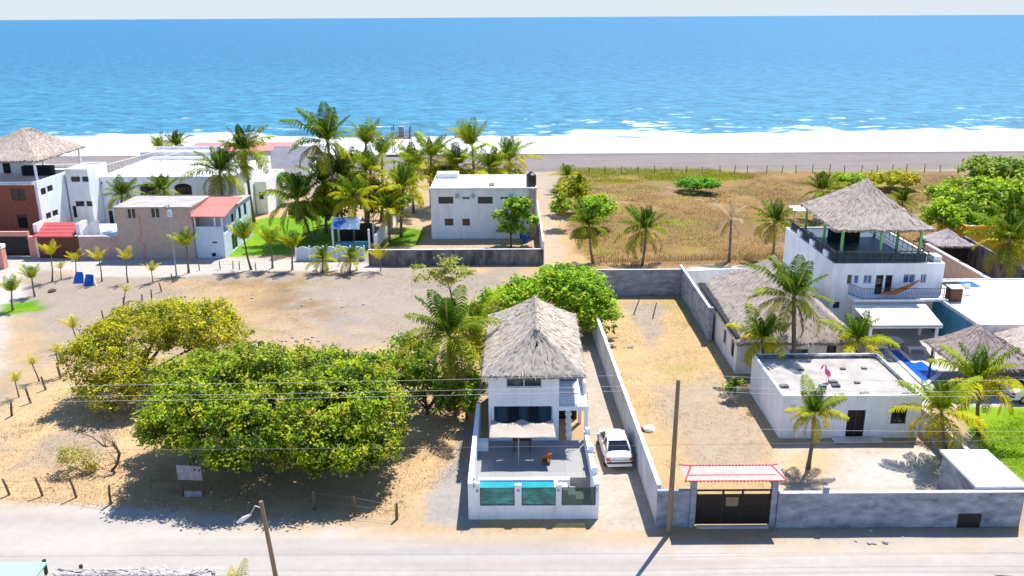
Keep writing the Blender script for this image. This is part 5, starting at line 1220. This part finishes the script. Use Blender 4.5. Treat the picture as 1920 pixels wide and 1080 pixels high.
tree('young_tree', 'small bright green tree in front of the white house right corner', 'tree', G(958, 466),
     [lob(965,385,100,60,22,1.2), lob(950,408,100,55,25,1.1), lob(985,412,100,45,30,1.1), lob(960,432,99.6,50,22,1.0), lob(978,392,100,40,22,1.0)], 5.0, .2, 105, BG, .12, 1.8, .42)
tree('sparse_tree', 'thin half bare tree with pale yellow leaves behind the tall palm', 'tree', G(853, 628),
     [lob(820,498,67,90,25,1.0), lob(850,515,67,80,40,1.0), lob(815,525,67,70,22,.8)], 2.2, .13, 106, [((.46,.48,.08), 3), ((.36,.40,.06), 2)], .09, 2.6, .4)
# right-hand thicket and bushes
tree('leafy_tree', 'big bright green tree at the right behind the thatched terrace', 'tree', G(1815, 468),
     [lob(1840,365,102,170,55,4.5), lob(1800,400,99,110,70,3.6), lob(1875,395,99,130,80,3.6), lob(1770,410,97,70,55,2.4), lob(1850,430,96,110,50,2.6)], 4.2, .26, 107, [((.44,.58,.018), 4), ((.28,.44,.016), 3), ((.11,.20,.012), 2)], .3, 1.6, .7, group='trees at the right edge')
tree('leafy_tree', 'darker green tree far right against the grey beach', 'tree', G(1880, 385),
     [lob(1850,320,128,100,42,3.5), lob(1890,328,126,120,50,3.5), lob(1920,330,128,100,60,3.5)], 4.0, .30, 108, DG, .3, 1.4, .75, group='trees at the right edge')
tree('leafy_tree', 'tree cut off by the right frame edge beside the ochre house', 'tree', G(1925, 450), [lob(1915,390,100,100,110,4)], 4.0, .28, 109, MG, .3, 1.4, .7, group='trees at the right edge')
for i, (lab, base, lbs, pal) in enumerate((
    ('rounded bright green bush alone in the brown field', (1312, 352), [lob(1300,344,132,60,18,2.6), lob(1325,345,131,45,17,2.2)], [((.20,.46,.02), 4), ((.13,.33,.02), 3)]),
    ('spreading yellow green bush behind the peak of the terrace thatch', (1668, 350), [lob(1660,337,133,70,22,3), lob(1690,335,134,50,24,3)], YG),
    ('low green bush left of the terrace thatch peak', (1600, 345), [lob(1598,336,135,70,16,2.6)], BG),
    ('yellow green bush at the beach end of the sandy path', (1070, 375), [lob(1066,362,117,60,40,2.2), lob(1075,345,123,50,24,2)], YG),
    ('bright green bush behind the palms along the sandy path', (1122, 415), [lob(1125,392,108,60,48,2.4), lob(1105,398,106,40,40,1.8)], BG),
    ('low green bush on the sandy path left of the palms', (1052, 405), [lob(1055,385,108,36,36,1.5)], DG),
    ('hedge of vivid green shrubs under the grey sloping roof', (535, 360), [lob(530,342,125,70,32,1.8)], [((.14,.36,.02), 3), ((.09,.25,.02), 2)]),
    ('dark undergrowth shrub at the left foot of the palm grove', (590, 440), [lob(590,400,105,90,45,2), lob(625,380,108,80,60,2)], DG),
    ('dark undergrowth shrub behind the garden shelter', (700, 420), [lob(690,370,110,110,60,2.4), lob(740,375,109,70,50,2), lob(650,350,112,80,50,2)], DG),
    ('yellowish undergrowth behind the white house roof', (850, 380), [lob(830,330,119,80,36,2), lob(900,332,119,90,34,2), lob(955,335,118,70,30,1.8)], YG),
    ('small green weed clump at the bungalow back corner', (1378, 738), [lob(1378,722,56,30,30,.5)], DG),
    ('low green weeds at the foot of the tall palm beside the patio', (875, 785), [lob(880,768,51.5,40,30,.6)], MG))):
    tree('bush', lab, 'bush', G(*base), lbs, 6 if i < 10 else 9, .22 if i < 10 else .12, 120+i, pal, .07, .3, .5 if i < 10 else .22, hollow=.3)
# bare crooked shrub
g = G(178, 905); bs = thing('crooked_shrub', g, 'nearly bare crooked shrub arching over the wire fence at lower left', 'shrub')
mb = MB(); yv = 46.5
arc = [P(q[0], q[1], yv) for q in ((172,905),(205,888),(220,870),(224,850),(215,835),(198,838))]; arc = [Vector(p) for p in arc]
mb.tube(arc, [.06,.07,.08,.09,.07,.05], 7)
rg = random.Random(5)
for k in range(42):
    s_ = arc[rg.randrange(len(arc))]; e = s_+Vector((rg.uniform(-1.6, 1.0), rg.uniform(-.8, .8), rg.uniform(-.3, 1.3))); mb.tube([s_, (s_+e)/2+Vector((0,0,.15)), e], [.025,.016,.006], 4)
mb.build('branches', M['bark'], bs)
V, F, K = crown([(*P(140, 870, yv)[:2], 1.0, 1.0, .7, .8), (*P(175, 880, yv)[:2], .8, .6, .6, .6)], 6, .085, 7, [((.52,.46,.10), 3), ((.40,.38,.06), 2)], .35, .2); arr_obj('leaves', V[:len(V)//16*4*2], F[:len(F)//8*4], M['leaf'], bs, cols=K[:len(F)//8*4]) if False else arr_obj('leaves', V, F, M['leaf'], bs, cols=K)
# ---------------------------------------------------------------- coconut palms
def frond(rg, az, el, L, droop, pal, nl=22, lw=.030, ll=.215):
    V = []; F = []; C = []
    n = 12; p = np.zeros(3); e = el; pts = [p.copy()]; dirs = []
    for i in range(n):
        d = A([math.cos(az)*math.cos(e), math.sin(az)*math.cos(e), math.sin(e)]); dirs.append(d); p = p+d*L/n; pts.append(p.copy()); e -= droop/n*(.5+1.1*i/n)
    dirs.append(dirs[-1]); side = A([-math.sin(az), math.cos(az), 0])
    c0 = A(pal)*rg.uniform(.8, 1.2)
    # rachis
    for i in range(n):
        w0 = .035*L/2.5*(1-i/n)+.008; w1 = .035*L/2.5*(1-(i+1)/n)+.008; k = len(V)
        V += [pts[i]-side*w0, pts[i]+side*w0, pts[i+1]+side*w1, pts[i+1]-side*w1]; F.append((k, k+1, k+2, k+3)); C.append(A([.42,.42,.12])*rg.uniform(.8, 1.1))
    for j in range(nl):
        t = .12+.88*(j+.5)/nl; x = t*n; i = min(int(x), n-1); q = pts[i]*(1-(x-i))+pts[i+1]*(x-i); d = dirs[i]; upv = np.cross(side, d); upv = upv if upv[2] > 0 else -upv
        l = ll*L*(math.sin(math.pi*min(1, .12+t*.86))**.7)+.04*L
        for s in (-1, 1):
            tw = rg.uniform(-.18, .18)
            dv = side*s*(.85+tw)+d*(.55+rg.uniform(-.1, .1))+upv*rg.uniform(-.05, .25); dv /= np.linalg.norm(dv)
            mid = q+dv*l*.55; dr = dv*.75+A([0,0,-.75-.25*rg.random()]); dr /= np.linalg.norm(dr); tip = mid+dr*l*.5
            wv = d*lw*L/2.2
            k = len(V); V += [q-wv*.6, q+wv*.6, mid+wv, mid-wv, tip+wv*.25, tip-wv*.25]; F += [(k, k+1, k+2, k+3), (k+3, k+2, k+4, k+5)]
            cc = c0*rg.uniform(.75, 1.25); C += [cc, cc*1.05]
    return V, F, C
def palm_mesh(seed, nf, L, pals, young=False, dead=0, nl=22):
    rg = np.random.default_rng(seed); V = []; F = []; C = []
    for i in range(nf):
        f = i/max(1, nf-1)          # 0 youngest, upright; 1 oldest, hanging
        az = i*2.39996+rg.uniform(-.5, .5)
        el = R(87)*(1-f**(1.0 if young else 1.75))+(R(52) if young else R(-24))*f+rg.uniform(-.1, .1); dr = (.25+.95*f+.7*f**3) if not young else (.2+.5*f)
        ln = L*(.62+.38*min(1, f*2.2))*rg.uniform(.74, 1.14)
        pal = pals[min(len(pals)-1, int(f*len(pals)*.999))]
        v, fa, c = frond(rg, az, el, ln, dr, pal, nl); k = len(V); V += v; F += [tuple(k+q for q in x) for x in fa]; C += c
    for i in range(dead):
        v, fa, c = frond(rg, rg.uniform(0, 6.28), R(-55), L*.8, .7, (.24,.15,.07), nl-6); k = len(V); V += v; F += [tuple(k+q for q in x) for x in fa]; C += c
    me = arr_obj('crown', A(V), A(F), M['frond'], None, cols=A(C), local=True); d = me.data; bpy.data.objects.remove(me); return d
GREEN = [(.045,.10,.006), (.07,.135,.008), (.125,.20,.008), (.22,.27,.010), (.34,.31,.015)]
LITE = [(.07,.15,.006), (.14,.23,.008), (.27,.34,.008), (.42,.40,.008), (.52,.42,.010)]
YEL = [(.32,.38,.010), (.52,.50,.008), (.64,.55,.008), (.64,.46,.010)]
CRN = {'m': [palm_mesh(201+i, 25, 1.12, GREEN, dead=2, nl=30) for i in range(6)],
       'l': [palm_mesh(221+i, 22, 1.1, LITE, dead=1, nl=30) for i in range(5)],
       'y': [palm_mesh(241+i, 11, 1.15, YEL, True, nl=16) for i in range(4)],
       'u': [palm_mesh(261+i, 19, 1.1, LITE[:4], True) for i in range(2)],
       'd': [palm_mesh(281, 9, 1.0, [(.50,.40,.26), (.42,.33,.22)], dead=3)]}
pk_n = [0]
def palm(label, crown_px, base_px, L, kind='m', Y=None, grp='coconut palms', name='coconut_palm', bent=.25):
    b = G(*base_px) if Y is None else (P(base_px[0], base_px[1], Y)[0], Y, 0)
    c = P(crown_px[0], crown_px[1], b[1]-.01); top = Vector((c[0], c[1], max(c[2], .25)))
    t = thing(name, b, label, 'palm', grp); i = pk_n[0]; pk_n[0] += 1
    o = bpy.data.objects.new('crown', CRN[kind][i % len(CRN[kind])]); COL.objects.link(o); o.parent = t
    o.location = top-Vector(b); o.scale = (L, L, L*random.uniform(.92, 1.05)); o.rotation_euler = (random.uniform(-.2, .2), random.uniform(-.2, .2), random.uniform(0, 6.28))
    h_ = top.z; r = min(.19, .05+h_*.018)*(1 if kind != 'y' else .7)
    bb = Vector(b); m1 = bb.lerp(top, .4)+Vector((random.uniform(-bent, bent)*h_*.12, random.uniform(-bent, bent)*h_*.1, 0))
    pts = [bb+Vector((0,0,-.05)), bb.lerp(m1, .5), m1, m1.lerp(top, .55), top+Vector((0,0,.05*L))]
    MB().tube(pts, [r*1.5, r*1.1, r, r*.9, r*.75], 9).build('trunk', M['palmbark'], t, smooth=True)
    return t
gy_ = 'young palms along the sandy track'
for lab, c, b_, L, k in (
    ('young palm with double yellow crown in front of the brown garage door', (96,480), (98,527), 1.75, 'y'),
    ('small yellow palm between the garage door palm and the blue boards', (142,490), (143,517), 1.15, 'y'),
    ('thin young palm immediately right of the double crowned one', (114,505), (115,524), 1.0, 'y'),
    ('yellow young palm just right of the two blue boards', (186,490), (191,528), 1.35, 'y'),
    ('yellow young palm in front of the pinkish wall', (237,488), (240,530), 1.4, 'y'),
    ('tiny yellowing palm left of the street lamp', (284,510), (287,530), 1.2, 'y'),
    ('bushy young palm right at the street lamp', (350,462), (354,512), 2.1, 'u'),
    ('dense young palm left of the pale track', (60,524), (65,556), 1.5, 'u'),
    ('dense young palm on the green grass patch at left edge', (22,548), (24,582), 1.6, 'u'),
    ('stunted orange yellow palm by the diagonal fence', (235,548), (232,572), .8, 'y'),
    ('yellow palm left of the yellowish spreading tree', (137,618), (150,652), 1.35, 'y'),
    ('tiny yellow palm sprout upper one in the left track row', (106,664), (114,706), .8, 'y'),
    ('tiny yellow palm sprout middle one in the left track row', (61,685), (74,715), .85, 'y'),
    ('tiny yellow palm sprout nearest the left edge', (29,718), (36,745), .9, 'y')):
    palm(lab, c, b_, L, k, grp=gy_, name='young_palm')
g2 = 'palms along the back road'
for lab, c, b_, L, k in (
    ('leaning palm in front of the pale blue house and rail fence', (458,452), (471,506), 2.5, 'u'),
    ('short palm by the lawn left of the scalloped fence', (508,458), (511,503), 2.1, 'u'),
    ('taller short palm at the left end of the scalloped fence', (548,468), (548,506), 2.2, 'u'),
    ('low spreading palm in front of the scalloped fence middle', (605,488), (604,510), 1.9, 'l'),
    ('low palm in front of the right part of the scalloped fence', (657,487), (656,512), 1.9, 'l'),
    ('low yellow palm at the left end of the mouldy wall', (713,488), (714,508), 1.7, 'y')):
    palm(lab, c, b_, L, k, grp=g2, name='young_palm')
g3 = 'tall palms around the left houses'
for lab, c, b_, L, k, Y in (
    ('palm rising behind the left end of the beige block house', (228,368), (222,430), 2.9, 'm', 103.5),
    ('palm top showing above the beige block house roof', (308,358), (307,430), 2.7, 'm', 104.5),
    ('big palm over the red roofed balcony', (412,325), (425,430), 4.3, 'm', 108.0),
    ('tall palm behind the red roofed balcony with brown hanging fronds', (458,285), (478,430), 4.3, 'm', 112.0),
    ('small far palm left of the pink red beach roof', (330,275), (330,300), 3.0, 'm', 138),
    ('bushy far palm at the left end of the pink red beach roof', (297,281), (297,300), 2.6, 'u', 138),
    ('tallest palm standing out against the sea', (614,268), (640,452), 5.0, 'm', 104.0),
    ('narrow upright palm right of the tallest one', (686,272), (688,440), 3.6, 'u', 112),
    ('slim upright palm nearest the lifeguard tower', (716,292), (716,430), 3.2, 'u', 113),
    ('broad palm left of the garden shelter above the lawn', (558,378), (585,452), 4.6, 'm', 102),
    ('dense palm in the middle of the grove', (640,335), (645,455), 4.4, 'm', 106),
    ('palm behind the garden shelter at the grove centre', (695,325), (690,452), 4.4, 'l', 108),
    ('light palm over the bright white wall', (756,355), (752,445), 4.2, 'l', 104.5),
    ('palm with hanging yellow fronds over the garden shelter', (668,372), (664,455), 3.6, 'l', 101),
    ('palm close behind the tallest one filling the grove', (606,345), (612,450), 3.8, 'm', 107),
    ('small palm between shelter and bright white wall', (728,395), (730,455), 2.8, 'l', 101.5)):
    palm(lab, c, b_, L, k, Y, grp=g3)
g4 = 'palms behind the white house'
for lab, c, b_, L, k, Y in (
    ('bushy palm at the left behind the white house roof', (808,297), (808,360), 4.6, 'l', 122),
    ('tallest palm behind the white house roof', (886,276), (886,370), 4.2, 'u', 122),
    ('low bushy palm behind the middle of the white house roof', (858,312), (858,370), 4.4, 'l', 120),
    ('broad palm behind the right part of the white house roof', (955,303), (952,370), 4.6, 'l', 121),
    ('low yellowish palm between two taller ones behind the roof', (918,318), (918,370), 4.2, 'l', 118),
    ('low dense palm nearest the grove behind the white house', (775,316), (775,380), 4.2, 'l', 118)):
    palm(lab, c, b_, L, k, Y, grp=g4)
g5 = 'palms around the brown field'
for lab, c, b_, L, k in (
    ('small palm at the beach end of the sandy path', (1062,332), (1063,362), 2.6, 'l'),
    ('palm midway along the sandy path', (1084,362), (1085,402), 2.6, 'm'),
    ('bushy palm at the near end of the sandy path', (1105,425), (1112,494), 3.0, 'm'),
    ('lone palm standing at the front of the brown field', (1212,432), (1204,498), 3.3, 'm'),
    ('palm at the right front of the brown field', (1452,418), (1449,488), 3.1, 'm'),
    ('palm behind the white square canopy', (1543,358), (1545,410), 3.4, 'm'),
    ('small palm just right of the terrace thatch', (1692,380), (1692,420), 2.4, 'm')):
    palm(lab, c, b_, L, k, grp=g5)
palm('dead palm with pale drooping fronds in the brown field', (1371,412), (1367,490), 2.6, 'd', grp=g5)
g6 = 'palms in the right hand gardens'
for lab, c, b_, L, k, Y in (
    ('tall dark palm in front of the long thatched roof', (1488,560), (1492,665), 3.5, 'm', 59.2),
    ('yellow green palm at the back left corner of the bungalow', (1428,640), (1440,700), 2.6, 'l', 58.6),
    ('low yellow palm between bungalow roof and pool', (1608,640), (1608,670), 2.8, 'l', 59.6),
    ('small palm with orange fruit in the bungalow yard', (1527,778), (1515,878), 2.1, 'l', None),
    ('broad yellow green palm at the right end of the bungalow', (1765,775), (1775,862), 2.75, 'l', None),
    ('tallest yellow green palm in front of the thatched shelters', (1835,715), (1836,815), 3.05, 'l', None),
    ('dark palm at the right edge before the ochre house', (1892,455), (1895,540), 4.3, 'm', None),
    ('upper dark palm at the right edge near the leafy trees', (1905,405), (1908,480), 3.6, 'm', None)):
    palm(lab, c, b_, L, k, Y, grp=g6)
palm('tall dark palm between the large round tree and the thatched house', (842,630), (857,778), 3.8, 'm', grp='palms near the thatched house')
palm('bright palm with long yellow fronds close to the thatched roof edge', (892,618), (880,700), 2.7, 'l', 60, grp='palms near the thatched house')
palm('yellow palm top poking up at the bottom frame edge', (448,1112), (448,1180), 1.35, 'y', 31.5, grp=None, name='young_palm')
MB_ = MB()
# ---------------------------------------------------------------- grasses (uncountable)
def tufts(name, label, pts, n, hgt, wid, cols, seed, spread=1):
    rg = np.random.default_rng(seed); poly = gp(*pts); xs = [p[0] for p in poly]; ys = [p[1] for p in poly]
    x = rg.uniform(min(xs), max(xs), n*3); y = rg.uniform(min(ys), max(ys), n*3)
    k = (sdist(x, y, poly) < -.1) & (fbm(x, y, 5, seed, 3)+.25*rg.random(len(x)) > .52); x, y = x[k][:n], y[k][:n]; n = len(x)
    nb = 5; x = np.repeat(x, nb)+rg.normal(size=n*nb)*wid; y = np.repeat(y, nb)+rg.normal(size=n*nb)*wid
    h = hgt*rg.uniform(.5, 1.3, n*nb); az = rg.uniform(0, 6.28, n*nb); w_ = .035*rg.uniform(.6, 1.4, n*nb)*(hgt/.3)
    lean = rg.uniform(.1, .8, n*nb)*h
    b0 = np.c_[x, y, np.full(n*nb, -.03)]; sd_ = np.c_[-np.sin(az), np.cos(az), 0*az]*w_[:, None]; tp = b0+np.c_[np.cos(az)*lean, np.sin(az)*lean, h]
    V = np.stack([b0-sd_, b0+sd_, tp+sd_*.4, tp-sd_*.4], 1).reshape(-1, 3); F = np.arange(len(V)).reshape(-1, 4)
    cc = A(cols)[np.repeat(rg.integers(0, len(cols), n), nb)]*rg.uniform(.75, 1.25, (n*nb, 1))
    o = arr_obj(name, V, F, M['grassblade'], None, cols=cc); tag(o, label, 'grass', kind='stuff')
tufts('dry_grass', 'dry brown grass covering the field before the beach', [(1068,322),(1800,326),(1800,440),(1480,494),(1112,500),(1066,430)], 15000, .17, .4, [(.29,.175,.065),(.25,.15,.05),(.34,.23,.09),(.22,.145,.045),(.23,.20,.045)], 301)
tufts('green_creepers', 'yellow green creepers along the beach side of the field', [(1066,316),(1340,318),(1420,332),(1330,345),(1150,342),(1072,338)], 2600, .3, .5, [(.46,.50,.03),(.30,.36,.02),(.46,.42,.04)], 302)
tufts('dry_grass', 'short straw coloured grass on the lower left lot', [(0,770),(130,690),(240,720),(300,800),(760,830),(880,760),(880,860),(760,970),(300,960),(0,940)], 4600, .12, .15, [(.44,.31,.16),(.38,.26,.13),(.48,.36,.2)], 303)
tufts('dry_grass', 'short straw coloured grass on the walled dry lot', [(1135,565),(1280,560),(1450,830),(1500,915),(1245,912),(1132,640)], 2200, .10, .14, [(.44,.32,.18),(.41,.29,.15),(.36,.34,.08)], 304)
tufts('dry_grass', 'brownish dry grass tufts on the sandy back lot', [(230,545),(420,515),(960,515),(930,640),(480,650),(420,600)], 2200, .10, .2, [(.36,.25,.14),(.38,.28,.16),(.33,.24,.13)], 305)
tufts('lawn_grass', 'bright green lawn grass at the right edge', [(1800,770),(2000,770),(2000,910),(1930,910),(1838,842)], 3500, .09, .12, [(.18,.30,.012),(.14,.26,.012),(.25,.32,.015)], 306)
